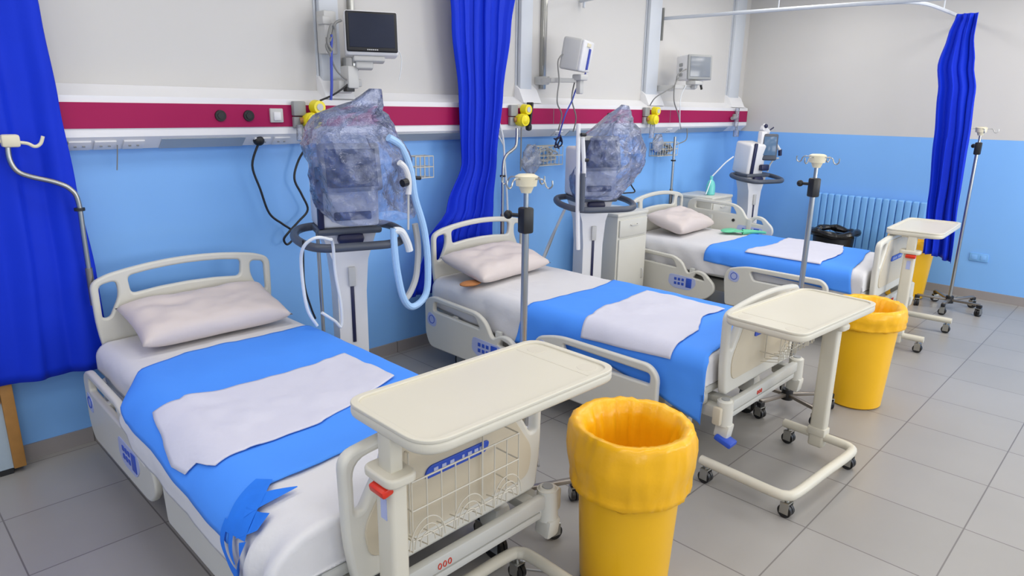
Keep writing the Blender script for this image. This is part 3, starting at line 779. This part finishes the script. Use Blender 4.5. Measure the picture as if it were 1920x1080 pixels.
MB().tube([(0, 0, .20), (.05, -.05, .28), (.10, -.10, .36), (.16, -.16, .43)], .008, 8).tube([(0, 0, .18), (-.08, -.02, .10), (-.15, -.03, .02)], .006, 8).build('tube', M['tube'], t)
o = MB().sphere((6.50, 3.24, .70), .12, (1, .65, .16), 18, 10).sphere((6.53, 3.16, .70), .08, (1, .8, .14), 16, 8).tube([(6.55, 3.12, .695), (6.64, 3.02, .698), (6.66, 2.92, .70)], [.03, .018, .012], 8).build('oxygen_mask', M['green'])
tag(o, 'green plastic mask lying on the sheet of the farthest bed', 'mask')

# ------------------------------------------------------------------ ventilators
def vent_base(t):
    for sx in (-1, 1):
        MB().tube([(sx*.27, -.26, .10), (sx*.16, -.02, .12), (sx*.06, .08, .12)], .028, 10).tube([(sx*.24, .26, .10), (sx*.12, .13, .12), (sx*.04, .08, .12)], .028, 10).build('base_leg', M['lgrey'], t)
        caster(t, sx*.27, -.25, .04, 'grey', .11); caster(t, sx*.24, .25, .04, 'grey', .11)
    MB().prism([(-.085, .10), (.085, .10), (.088, .80), (.105, 1.0), (.16, 1.16), (-.16, 1.16), (-.105, 1.0), (-.088, .80)], 'y', -.09, .12).build('column', M['white'], t)
    f = MB().box((.0, -.093, .66), (.022, .008, .36), bev=.003).build('cable_slot', M['navy'], t)
    MB().box((.0, -.1, .90), (.042, .02, .12), bev=.005).build('column_clip', M['lgrey'], t)
    MB().plate([fillet([(-.27, -.34), (.27, -.34), (.32, -.05), (.24, .14), (-.24, .14), (-.32, -.05)], .12, 8)], .001, XYat(0), 0)
    ring = fillet([(-.25, -.34), (.25, -.34), (.33, -.08), (.26, .13), (-.26, .13), (-.33, -.08)], .13, 7)
    MB().tube([(x, y, 1.13+.05*(y+.34)/.47) for x, y in ring], .025, 12, smooth=False, closed=True).build('bumper_ring', M['bumper'], t)
    MB().box((0, .02, 1.18), (.38, .30, .04), bev=.015).build('tray', M['bumper'], t)
    MB().box((0, -.12, 1.135), (.16, .06, .07), bev=.03).build('tray_grip', M['navy'], t)
def ventilator(label, loc, rz, covered=True):
    t = thing('ventilator', label, 'ventilator', loc, rz)
    vent_base(t)
    if covered:
        bd = MB().box((0, .02, 1.40), (.36, .27, .40), bev=.025, seg=3).build('body', M['white'], t)
        MB().box((-.165, -.105, 1.38), (.035, .045, .36), bev=.01).build('side_stripe', M['navy'], bd)
        MB().box((.02, -.118, 1.27), (.22, .02, .05), bev=.01).build('front_slot', M['navy'], bd)
        sc = MB().box((.02, -.10, 1.55), (.36, .07, .28), rot=(-.22, 0, .1), bev=.02, seg=3).build('screen_unit', M['grey'], t)
        MB().box((.02, -.139, 1.55), (.30, .006, .22), rot=(-.22, 0, .1), bev=.002).build('screen_glass', M['screen'], sc)
    else:
        bd = MB().box((-.03, .04, 1.37), (.27, .30, .36), rot=(.12, 0, 0), bev=.03, seg=3).build('body', M['white'], t)
        MB().box((-.10, -.118, 1.36), (.045, .03, .37), rot=(.12, 0, 0), bev=.01).build('side_stripe', M['navy'], bd)
        MB().box((.08, -.125, 1.27), (.13, .06, .07), bev=.015).build('front_slot', M['navy'], bd)
        sc = MB().box((.13, -.13, 1.50), (.19, .05, .30), rot=(-.1, 0, -.65), bev=.02, seg=3).build('screen_unit', M['bumper'], t)
        MB().box((.113, -.152, 1.515), (.15, .006, .21), rot=(-.1, 0, -.65), bev=.002).build('screen_glass', M['screenb'], sc)
        MB().box((.07, -.05, 1.60), (.10, .08, .16), bev=.02).box((.10, -.05, 1.69), (.13, .07, .06), rot=(0, .5, 0), bev=.015).sphere((.07, -.06, 1.74), .022).build('arm_joint', M['white'], t)
        MB().sphere((.07, -.09, 1.735), .024).cyl((.15, -.08, 1.69), (.20, -.09, 1.72), .008).build('joint_knob', M['navy'], t)
        MB().cyl((.20, -.05, 1.63), (.36, -.08, 1.46), .020, .018).build('support_arm', M['white'], t)
        MB().cyl((.36, -.08, 1.47), (.37, -.08, 1.40), .024).build('arm_tip', M['navy'], t)
        MB().tube([(.35, -.08, 1.37), (.26, -.10, 1.36), (.18, -.12, 1.30), (.15, -.12, 1.22)], .010, 8).build('breathing_hose', M['lgrey'], t)
    return t
V1 = ventilator('ventilator between nearest and middle beds, wrapped in clear film, with a looped blue hose', (2.17, 3.55, 0), math.radians(-20))
V2 = ventilator('film-wrapped ventilator beside the cabinet between middle and farthest beds', (4.46, 3.48, 0), math.radians(-28))
V3 = ventilator('uncovered ventilator with a small upright screen in the far corner', (7.62, 3.59, 0), math.radians(-22), False)
V3.scale = (.89, .89, 1)
def vpart(root, name, pts, r, m, n=6, seg=10):
    inv = (Matrix.Translation(root.location) @ Euler(root.rotation_euler).to_matrix().to_4x4()).inverted()
    return MB().tube([inv @ V(p) for p in pts], r, seg, n=n).build(name, M[m], root)
vpart(V1, 'breathing_hose', [(2.218, 3.15, 1.731), (2.302, 3.15, 1.679), (2.364, 3.15, 1.543), (2.390, 3.15, 1.388), (2.452, 3.15, 1.193), (2.475, 3.15, .994), (2.458, 3.15, .797), (2.359, 3.15, .732), (2.29, 3.15, .795), (2.25, 3.15, .965), (2.234, 3.15, 1.125), (2.234, 3.15, 1.224)], .021, 'hose')
vpart(V1, 'hose_connector', [(2.236, 3.15, 1.21), (2.28, 3.14, 1.20), (2.32, 3.14, 1.13), (2.335, 3.14, 1.08)], .022, 'tube')
vpart(V1, 'return_hose', [(2.424, 3.2, 1.222), (2.44, 3.2, 1.119), (2.44, 3.2, 1.019), (2.42, 3.2, .891), (2.37, 3.2, .801), (2.33, 3.2, .77)], .019, 'lgrey')
vpart(V1, 'hose_loop', [(1.80, 3.3, .70), (1.745, 3.3, .82), (1.729, 3.3, 1.052), (1.724, 3.25, 1.17), (1.774, 3.2, 1.22), (1.853, 3.2, 1.20)], .009, 'tube')
vpart(V1, 'hose_loop', [(1.86, 3.2, 1.20), (1.899, 3.25, 1.15), (1.921, 3.28, .991), (1.947, 3.28, .798), (1.942, 3.28, .67), (1.90, 3.28, .711), (1.823, 3.28, .776)], .009, 'tube')
vpart(V1, 'side_pole', [(1.965, 3.53, 1.19), (1.965, 3.53, .12)], .011, 'steel')
vpart(V1, 'power_lead', [(1.76, 3.32, 1.19), (1.76, 3.34, .95), (1.80, 3.36, .80), (1.83, 3.37, .72)], .006, 'black')
vpart(V1, 'support_arm', [(2.235, 3.08, 1.60), (2.275, 3.08, 1.565), (2.297, 3.08, 1.50), (2.292, 3.08, 1.42)], .017, 'white')
vpart(V1, 'arm_rod', [(2.292, 3.08, 1.43), (2.285, 3.08, 1.22)], .006, 'lgrey')
vpart(V1, 'arm_knob', [(2.245, 3.07, 1.485), (2.28, 3.075, 1.49)], .022, 'black')
vpart(V1, 'arm_knob', [(2.42, 3.2, 1.495), (2.47, 3.2, 1.49)], .012, 'black')
vpart(V2, 'support_arm', [(4.045, 3.3, 1.79), (4.055, 3.3, 1.52), (4.075, 3.3, 1.12), (4.10, 3.3, .82)], .017, 'white')
vpart(V2, 'support_arm', [(4.075, 3.28, 1.69), (4.105, 3.28, 1.49), (4.11, 3.28, 1.39)], .016, 'white')
vpart(V2, 'arm_knob', [(4.045, 3.27, 1.71), (4.085, 3.26, 1.71)], .014, 'black')
vpart(V2, 'arm_knob', [(4.10, 3.27, 1.52), (4.13, 3.26, 1.52)], .014, 'black')
vpart(V2, 'side_bracket', [(4.085, 3.27, 1.42), (4.09, 3.27, 1.13)], .02, 'bumper')
vpart(V2, 'breathing_hose', [(4.31, 3.62, 1.098), (4.35, 3.74, .93), (4.42, 3.90, .72), (4.38, 3.96, .5), (4.34, 3.96, .30)], .012, 'tube')
vpart(V2, 'breathing_hose', [(4.34, 3.64, 1.098), (4.39, 3.78, .90), (4.46, 3.93, .68), (4.43, 4.0, .48), (4.40, 4.0, .30)], .008, 'lgrey')

# crumpled clear covers over the ventilators
def plastic_cover(label, loc, rings, seed, m, seg=110, amp=.048, sub=9):
    b = MB(); R = []; P = []
    for a, c in zip(rings, rings[1:]):
        for k in range(sub):
            f = k/sub; P.append([x*(1-f)+y*f for x, y in zip(a, c)])
    P.append(list(rings[-1]))
    def ridge(p, o): return 1-2*abs(noise.noise(p+V((o, o*2.1, -o))))
    for z, x, y, rx, ry in P:
        row = []
        for k in range(seg):
            a = 2*PI*k/seg
            ca, sa = math.cos(a), math.sin(a)
            ex = abs(ca)**.75*(1 if ca > 0 else -1); ey = abs(sa)**.75*(1 if sa > 0 else -1)
            q = V((ex*rx, ey*ry, z*.8))
            w = V((noise.noise(q*5+V((seed, 0, 0))), noise.noise(q*5+V((0, seed, 0))), 0))*.06
            q2 = q+w
            n = (ridge(q2*4.5, seed)*.75+ridge(q2*11, seed+3)*.36+ridge(q2*24, seed+5)*.10-.35)*amp*min(1, (rx+.02)*7)
            row.append(b.bm.verts.new((x+ex*(rx+n), y+ey*(ry+n), z+.5*amp*noise.noise(q*7+V((0, 0, seed))))))
        R.append(row)
    for A, B in zip(R, R[1:]):
        for k in range(seg): b.bm.faces.new((A[k], A[(k+1) % seg], B[(k+1) % seg], B[k]))
    b.bm.faces.new(R[-1])
    o = b.build('plastic_cover', m, ang=.5)
    o.location = loc
    return tag(o, label, 'plastic cover')
plastic_cover('crumpled clear bluish plastic cover over the ventilator behind the nearest bed', (2.12, 3.38, 0),
    [(1.26, .10, -.04, .22, .17), (1.34, .07, -.03, .25, .20), (1.48, .05, -.02, .26, .22), (1.60, .04, -.02, .27, .22), (1.70, .01, 0, .25, .20), (1.78, .02, .02, .22, .16), (1.84, .03, .03, .20, .11), (1.88, .09, .03, .14, .07), (1.93, .15, .03, .08, .04), (1.99, .20, .03, .025, .02)], 4, M['film'])
plastic_cover('crumpled clear bluish plastic cover over the ventilator of the middle bed', (4.55, 3.42, 0),
    [(1.20, -.14, -.02, .18, .16), (1.30, -.06, -.02, .24, .20), (1.45, .02, -.02, .30, .22), (1.56, .05, -.02, .30, .22), (1.68, .07, 0, .25, .18), (1.78, .16, .02, .17, .11), (1.86, .24, .03, .09, .05), (1.93, .28, .03, .03, .02)], 9, M['film'])

# ------------------------------------------------------------------ monitors
def cables(t, lst):
    for name, pts, r, m in lst:
        MB().tube([V(p)-t.location for p in pts], r, 8).build(name, M[m], t)
t = thing('patient_monitor', 'large dark-screened patient monitor facing out above the nearest bed', 'monitor', (2.615, 3.86, 2.345))
RZ = .50
def rot(p, rz=RZ, rx=-.10): return Euler((rx, 0, -rz)).to_matrix() @ V(p)
def rbox(b, c, s, bev, rz=RZ, rx=-.10):
    b2 = MB().box(c, s, bev=bev, seg=3)
    for v in b2.bm.verts: v.co = rot(v.co, rz, rx)
    me = bpy.data.meshes.new('tmp'); b2.bm.to_mesh(me); b2.bm.free(); b.bm.from_mesh(me); bpy.data.meshes.remove(me); return b
rbox(MB(), (0, .05, .0), (.335, .13, .275), .02).build('casing', M['white'], t)
bz = rbox(MB(), (0, -.02, .004), (.322, .02, .245), .012).build('bezel', M['black'], t)
rbox(MB(), (0, -.031, .010), (.285, .004, .205), .002).build('screen', M['screen'], bz)
b = MB()
for i, x in enumerate((-.03, -.018, -.006, .006, .018, .030)): rbox(b, (x, -.031, -.106), (.008, .003, .007), 0)
b.build('brand_mark', M['lgrey'], bz)
b = rbox(MB(), (-.02, .05, -.155), (.20, .10, .035), .01)
rbox(b, (-.05, .06, -.19), (.11, .08, .05), .01)
b.box((-.10, .12, -.27), (.08, .10, .14), bev=.01).box((-.13, .17, -.33), (.10, .10, .08), bev=.01).box((.0, .30, -.235), (.05, .05, .20), bev=.008)
b.box((-.03, .24, -.30), (.16, .08, .05), bev=.01)
b.build('mount_arm', M['lgrey'], t)
MB().box((-.12, .12, -.345), (.06, .08, .03), bev=.004).build('arm_clamp', M['dark'], t)
MB().box((-.19, .22, .0), (.09, .10, .26), bev=.01).box((-.22, .2, .07), (.06, .08, .05), bev=.01).build('module_rack', M['lgrey'], t)
cables(t, [('power_lead', [(2.60, 3.95, 2.19), (2.512, 3.95, 2.058), (2.389, 3.95, 1.972), (2.29, 3.98, 1.925)], .006, 'black'),
           ('sensor_cable', [(2.343, 3.95, 2.305), (2.350, 3.95, 2.243), (2.399, 3.95, 2.118), (2.473, 3.95, 2.056)], .006, 'cable'),
           ('cable_coil', [(2.455, 3.95, 2.415), (2.408, 3.95, 2.389), (2.38, 3.95, 2.308), (2.34, 3.95, 2.258), (2.367, 3.95, 2.219), (2.401, 3.95, 2.341), (2.37, 3.93, 2.38), (2.345, 3.94, 2.28), (2.37, 3.94, 2.23)], .009, 'cable'),
           ('sensor_cable', [(2.381, 3.95, 2.324), (2.371, 3.95, 2.213), (2.362, 3.95, 2.02), (2.356, 3.96, 1.93)], .009, 'bluecable'),
           ('thin_lead', [(2.83, 3.9, 2.279), (2.871, 3.9, 2.225), (2.868, 3.9, 2.139), (2.848, 3.9, 2.069)], .003, 'tube')])

t = thing('patient_monitor', 'grey patient monitor turned sideways on an arm above the middle bed', 'monitor', (4.70, 3.82, 2.33))
A2 = .40
rbox(MB(), (0, .06, .0), (.30, .17, .26), .02, -A2, .16).build('casing', M['lgrey'], t)
rbox(MB(), (0, -.03, .0), (.29, .03, .25), .012, -A2, .16).build('bezel', M['white'], t)
b = MB()
for z in (-.08, -.04, 0, .04): rbox(b, (.02, -.05, z), (.03, .02, .05), .006, -A2, .16)
b.build('connector', M['bluecable'], t)
rbox(MB(), (-.02, -.048, .09), (.10, .012, .03), .004, -A2, .16).build('connector_latch', M['amber'], t)
MB().box((-.02, .0, -.175), (.10, .10, .05), bev=.01).box((-.12, .1, -.20), (.22, .04, .035), rot=(0, 0, -.75), bev=.006).box((-.02, .0, -.25), (.05, .05, .12), bev=.01).box((-.16, .31, -.20), (.05, .14, .07), bev=.01).box((-.17, .2, -.20), (.04, .2, .04), bev=.006).build('mount_arm', M['lgrey'], t)
cables(t, [('power_lead', [(4.64, 3.88, 2.365), (4.535, 3.88, 2.345), (4.457, 3.88, 2.277), (4.477, 3.88, 2.129), (4.462, 3.88, 2.02), (4.466, 3.88, 1.934), (4.547, 3.9, 1.846), (4.568, 3.95, 1.712)], .006, 'cable'),
           ('sensor_cable', [(4.792, 3.85, 2.198), (4.713, 3.88, 2.071), (4.676, 3.9, 1.959), (4.596, 3.9, 1.846), (4.574, 3.95, 1.66)], .007, 'bluecable'),
           ('sensor_cable', [(4.687, 3.88, 2.136), (4.675, 3.9, 1.981), (4.742, 3.9, 1.824), (4.77, 3.95, 1.70)], .006, 'cable')])

t = thing('patient_monitor', 'small pale patient monitor with a grey screen above the farthest bed', 'monitor', (6.62, 3.82, 2.33))
A3 = .42
rbox(MB(), (0, .09, .0), (.30, .20, .25), .02, A3, -.05).build('casing', M['white'], t)
bz = rbox(MB(), (0, -.02, .0), (.30, .025, .25), .012, A3, -.05).build('bezel', M['grey'], t)
rbox(MB(), (0, -.034, .005), (.25, .004, .20), .002, A3, -.05).build('screen', M['screenl'], bz)
b = MB()
for z in (-.07, -.02, .03): rbox(b, (-.155, .09, z), (.014, .05, .03), .004, A3, -.05)
b.build('connector', M['grey'], t)
MB().box((-.02, .02, -.155), (.16, .12, .04), bev=.01).box((-.11, .09, -.20), (.30, .04, .04), rot=(0, 0, -.30), bev=.006).box((-.20, .27, -.21), (.05, .22, .06), bev=.01).box((-.02, .02, -.185), (.05, .05, .05), bev=.006).build('mount_arm', M['lgrey'], t)
MB().cyl((.04, -.02, -.17), (.05, -.03, -.22), .012).build('arm_knob', M['black'], t)
cables(t, [('power_lead', [(6.476, 3.88, 2.308), (6.33, 3.88, 2.249), (6.314, 3.9, 2.143), (6.171, 3.9, 2.087), (6.052, 3.95, 2.017), (6.037, 4.0, 1.94)], .006, 'cable'),
           ('sensor_cable', [(6.354, 3.88, 2.223), (6.284, 3.88, 2.142), (6.326, 3.9, 1.985), (6.46, 3.92, 1.851), (6.582, 3.95, 1.70)], .006, 'cable'),
           ('sensor_cable', [(6.501, 3.88, 2.149), (6.453, 3.9, 2.041), (6.452, 3.9, 1.906), (6.56, 3.95, 1.70)], .005, 'tube')])

# ------------------------------------------------------------------ regulators, baskets and cords on the trunking
def regulator(label, x, side=1, jar=None):
    t = thing('suction_regulator', label, 'regulator', (x, 4.075, 1.83))
    MB().box((-.06, -.02, .045), (.085, .04, .09), bev=.008).box((-.06, -.015, -.04), (.08, .03, .07), bev=.006).build('gas_block', M['grey'], t)
    MB().cyl((-.06, -.03, -.03), (-.02, -.05, -.025), .02).build('brass_fitting', M['wood'], t)
    MB().cyl((.0, -.03, -.03), (.0, -.11, -.03), .05, .047, 24).sphere((.0, -.07, -.03), .054).build('body', M['regyellow'], t)
    MB().cyl((.045, -.04, .055), (.045, -.10, .055), .045, .04, 22).build('dial', M['regyellow'], t)
    MB().cyl((.045, -.101, .055), (.045, -.104, .055), .022, None, 16).build('dial_face', M['lgrey'], t)
    return t
R1 = regulator('yellow suction regulator on the trunking by the nearest ventilator', 2.24)
R2 = regulator('yellow suction regulator on the trunking right of the middle curtain', 4.17)
R3 = regulator('yellow suction regulator on the trunking left of the farthest monitor', 6.12)
MB().box((.10, -.05, .02), (.02, .07, .19), rot=(0, .15, 0), bev=.006).box((.10, -.05, -.09), (.05, .05, .06), bev=.02).build('bracket_plate', M['dark'], R2)
MB().cyl((0, -.06, -.09), (0, -.06, -.45), .006).build('hose', M['cable'], R2)
MB().cyl((.03, -.06, -.06), (.03, -.06, -.10), .015).build('valve', M['black'], R3)
MB().cyl((-.07, -.04, -.06), (-.09, -.06, -.15), .022, .016).build('flow_tube', M['clear'], R1)
MB().cyl((.01, -.06, -.08), (.0, -.06, -.22), .028, .026).build('flow_tube', M['clear'], R3)

def wall_basket(label, x, z, w, h, d=.11, filled=None):
    t = thing('wall_basket', label, 'wire basket', (x, YB-.002, z))
    b = MB()
    for zz in (0, h*.5, h): b.tube([(-w/2, -.006, zz), (-w/2, -d, zz), (w/2, -d, zz), (w/2, -.006, zz)], .004, 6, smooth=False).tube([(-w/2, -.006, zz), (w/2, -.006, zz)], .004, 6, smooth=False)
    n = max(4, int(w/.05))
    for i in range(n+1):
        xx = -w/2+w*i/n
        b.tube([(xx, -.006, h), (xx, -.006, 0), (xx, -d, 0), (xx, -d, h)], .003, 6, smooth=False)
    b.build('wires', M['wire'], t)
wall_basket('small empty wire basket on the blue wall right of the nearest ventilator', 3.20, 1.375, .17, .16)
wall_basket('wire basket full of tubing on the blue wall above the middle bed', 4.62, 1.40, .36, .17)
wall_basket('wire basket of supplies on the blue wall above the farthest bed', 6.58, 1.41, .40, .14)
def bundle(label, cx, cy, cz, sx, sy, sz, m, seed, n=7, r=.006):
    rnd = random.Random(seed); b = MB(); pts = []
    for i in range(n*6):
        a = i*.9+rnd.uniform(-.4, .4)
        pts.append((cx+sx*math.cos(a)*rnd.uniform(.5, 1), cy+sy*math.sin(a*1.3)*rnd.uniform(.3, 1), cz+sz*math.sin(a)*rnd.uniform(.5, 1)))
    o = b.tube(pts, r, 6, n=4).build('hanging_cable_coil' if 'hanging' in label else 'coiled_tubing', M[m])
    return tag(o, label, 'tubing')
bundle('coiled clear tubing stuffed in the basket above the middle bed', 4.60, 4.135, 1.49, .15, .04, .07, 'lgrey', 3, 6, .007)
bundle('dark coiled lead hanging above the middle wall basket', 4.66, 4.03, 1.60, .06, .03, .07, 'navy', 5, 3, .007)
bundle('coiled grey leads in the basket above the farthest bed', 6.60, 4.135, 1.48, .15, .04, .06, 'cable', 8, 5, .007)
for lab, x, z, w, h, mm in (('crumpled clear packet hanging left of the middle wall basket', 4.31, 1.47, .13, .12, 'clear'), ('crumpled clear packet at the right end of the middle wall basket', 4.93, 1.45, .12, .10, 'clear'), ('clear packet hanging below regulator of the farthest bed', 6.28, 1.56, .10, .09, 'clear')):
    plastic = MB(); rnd = random.Random(int(x*100)); R = []
    for zz, f in ((-1, .3), (-.6, .8), (-.2, 1), (.2, .9), (.6, .8), (1, .35)):
        R.append([plastic.bm.verts.new((w*f*math.cos(a)*rnd.uniform(.75, 1.1), .035*math.sin(a)*rnd.uniform(.6, 1.2), zz*h*rnd.uniform(.9, 1.1))) for a in [i*PI/7 for i in range(14)]])
    for A, B in zip(R, R[1:]):
        for k in range(14): plastic.bm.faces.new((A[k], A[(k+1) % 14], B[(k+1) % 14], B[k]))
    plastic.bm.faces.new(R[0][::-1]); plastic.bm.faces.new(R[-1])
    o = plastic.build('hanging_packet', M[mm], flat=True); o.location = (x, 4.03, z); tag(o, lab, 'packet')
o = MB().box((6.42, 4.14, 1.50), (.05, .05, .10), bev=.012).build('supply_bottle', M['blueprint']); tag(o, 'small blue bottle standing in the wall basket above the farthest bed', 'bottle')

t = thing('power_cord', 'black power cord looping from the socket plug left of nearest ventilator', 'cord', (1.93, 4.12, 1.66))
pl = MB().sphere((0, -.005, .02), .035, (1, 1, .9)).build('plug', M['black'], t)
pts = [(1.93, 4.12, 1.665), (1.887, 4.14, 1.529), (1.926, 4.14, 1.377), (1.973, 4.14, 1.22), (2.058, 4.14, 1.141), (2.118, 4.14, 1.091), (2.122, 4.14, 1.033), (2.074, 4.13, 1.004), (2.054, 4.13, 1.042), (2.092, 4.12, 1.091), (2.172, 4.14, 1.146), (2.244, 4.14, 1.218), (2.208, 4.14, 1.321), (2.163, 4.14, 1.43), (2.202, 4.14, 1.548), (2.262, 4.10, 1.66), (2.25, 4.04, 1.74)]
MB().tube([V(p)-t.location for p in pts], .0075, 8).build('lead', M['black'], t)
o = MB().tube([(1.138, 4.115, 1.675), (1.134, 4.13, 1.61), (1.127, 4.14, 1.54)], .003, 6).build('hanging_wire', M['cable']); tag(o, 'thin wire end dangling under the trunking above the nearest bed', 'wire')
o = MB().tube([(5.376, 3.95, 1.782), (5.30, 3.9, 1.665), (5.37, 3.85, 1.567), (5.457, 3.8, 1.466), (5.397, 3.75, 1.371), (5.413, 3.7, 1.306), (5.291, 3.66, 1.229), (5.334, 3.64, 1.152), (5.188, 3.62, 1.153), (5.063, 3.62, 1.163), (4.98, 3.60, 1.216)], .007, 8).build('power_cord', M['black'])
tag(o, 'black power cord dangling right of the middle ventilator', 'cord')
o = MB().tube([(3.87, 4.06, 1.864), (3.931, 4.05, 1.802), (3.99, 4.05, 1.655), (4.02, 4.06, 1.483), (4.06, 4.07, 1.219), (4.08, 4.07, .901), (4.08, 4.08, .5)], .009, 8).tube([(3.88, 4.08, 1.70), (3.94, 4.07, 1.69), (4.0, 4.055, 1.60)], .007, 8).build('hanging_tube', M['tube'])
tag(o, 'white oxygen tube hanging down the wall right of the middle curtain', 'tube')
o = MB().tube([(6.93, 4.08, 1.70), (6.935, 4.08, 1.58), (6.80, 4.09, 1.535), (6.70, 4.10, 1.515)], .006, 8).build('sensor_lead', M['cable'])
tag(o, 'grey lead drooping from trunking to the farthest wall basket', 'cord')
t = thing('wall_mounted_flowmeter', 'clear oxygen flowmeter at the right end of the trunking', 'flowmeter', (8.0, 4.075, 1.83))
MB().cyl((-.02, -.03, -.02), (-.12, -.04, -.02), .02).box((-.02, -.02, 0), (.05, .04, .06), bev=.008).build('body', M['grey'], t)
MB().cyl((.0, -.04, .10), (.0, -.04, -.12), .025).cyl((.02, -.04, -.16), (.02, -.04, -.24), .035).cyl((.01, -.04, -.12), (.02, -.04, -.16), .015).build('flow_tube', M['clear'], t)

# wooden-framed cabinet end at the left edge
t = thing('wooden_cabinet', 'tan wood-framed grey cabinet at the left edge below the curtain hem', 'cabinet', (.0, 4.135, 0))
MB().box((.0, 0, .31), (.93, .10, .56)).build('panel', M['bluegrey'], t)
MB().box((.46, -.005, .315), (.055, .125, .57), bev=.004).build('frame_post', M['wood'], t)
MB().box((-.02, -.055, .50), (.90, .02, .20), bev=.004).build('frame_rail', M['wood'], t)
for q in (-.4, .4): MB().box((q, 0, .016), (.06, .10, .032)).build('foot', M['dark'], t)
# pale cable on the floor near the front casters
o = MB().tube([(1.74, 1.64, .004), (1.76, 1.53, .004), (1.85, 1.49, .004), (1.87, 1.57, .004), (1.80, 1.68, .004)], .003, 6).build('floor_cable', M['lgrey'])
tag(o, 'thin pale cord curled on the floor by the front bed wheels', 'cord')
o = MB().box((4.60, 4.02, .12), (.30, .22, .24), bev=.01).build('cardboard_box', M['wood'])
tag(o, 'brown box on the floor behind the middle bed', 'box')

# ------------------------------------------------------------------ light and camera
def area(x, y, z, sx, sy, e, col=(1, .965, .91), rotx=0.):  # also makes the added fill lights behind the camera
    l = bpy.data.lights.new('ceiling_lamp', 'AREA'); l.shape = 'RECTANGLE'; l.size = sx; l.size_y = sy; l.energy = e; l.color = col
    o = bpy.data.objects.new('ceiling_lamp', l); C.objects.link(o); o.location = (x, y, z); o.rotation_euler = (rotx, 0, 0)
    return o
for x in (-2.9, -.9, 1.1, 3.1, 5.1, 7.0):  # unseen leftmost column is added to lift the dark left floor
    for y in (-1.2, .9, 2.9):
        area(x, y, ZC-.03, 1.2, .6, 15.5*(1.0 if x < 0 else .85 if x < 2 else .82 if x < 4 else 1.08 if x < 6 else 1.55))
for i, x in enumerate((-1.0, 3.0, 6.6)):  # added frames, out of view, as a setting for the fill lights
    b = MB()
    for dx in (-1.15, 0, 1.15): b.box((x+dx, YF+.02, 1.75), (.06, .05, 1.66), bev=.006)
    for z in (.95, 2.55): b.box((x, YF+.02, z), (2.36, .05, .06), bev=.006)
    struct(b.build('window_%d' % (i+1), M['white']))
    l = area(x, YF+.06, 1.75, 2.2, 1.5, (42, 50, 92)[i], (1, .985, .96), PI/2)  # added fill light, evens out walls against flat surfaces
    l.name = 'window_daylight'
w = bpy.data.worlds.new('world'); bpy.context.scene.world = w; w.use_nodes = True
w.node_tree.nodes['Background'].inputs[0].default_value = (.9, .95, 1, 1); w.node_tree.nodes['Background'].inputs[1].default_value = .3

cam = bpy.data.cameras.new('camera'); co = bpy.data.objects.new('camera', cam); C.objects.link(co)
cam.sensor_width = 36; cam.lens = 1262.4/1920*36; cam.clip_start = .05
yaw, pit, rol = .794147, .261929, .0142599
f = V((math.sin(yaw)*math.cos(pit), math.cos(yaw)*math.cos(pit), -math.sin(pit)))
r0 = V((math.cos(yaw), -math.sin(yaw), 0)); u0 = r0.cross(f)
r_ = r0*math.cos(rol)+u0*math.sin(rol); u_ = -r0*math.sin(rol)+u0*math.cos(rol)
mw = Matrix((r_, u_, -f)).transposed().to_4x4(); mw.translation = (0, 0, 1.9)
co.matrix_world = mw
sc = bpy.context.scene
sc.camera = co
sc.view_settings.view_transform = 'Standard'; sc.view_settings.look = 'None'; sc.view_settings.gamma = 1
sc.view_settings.use_curve_mapping = False
sc.view_settings.exposure = -.20
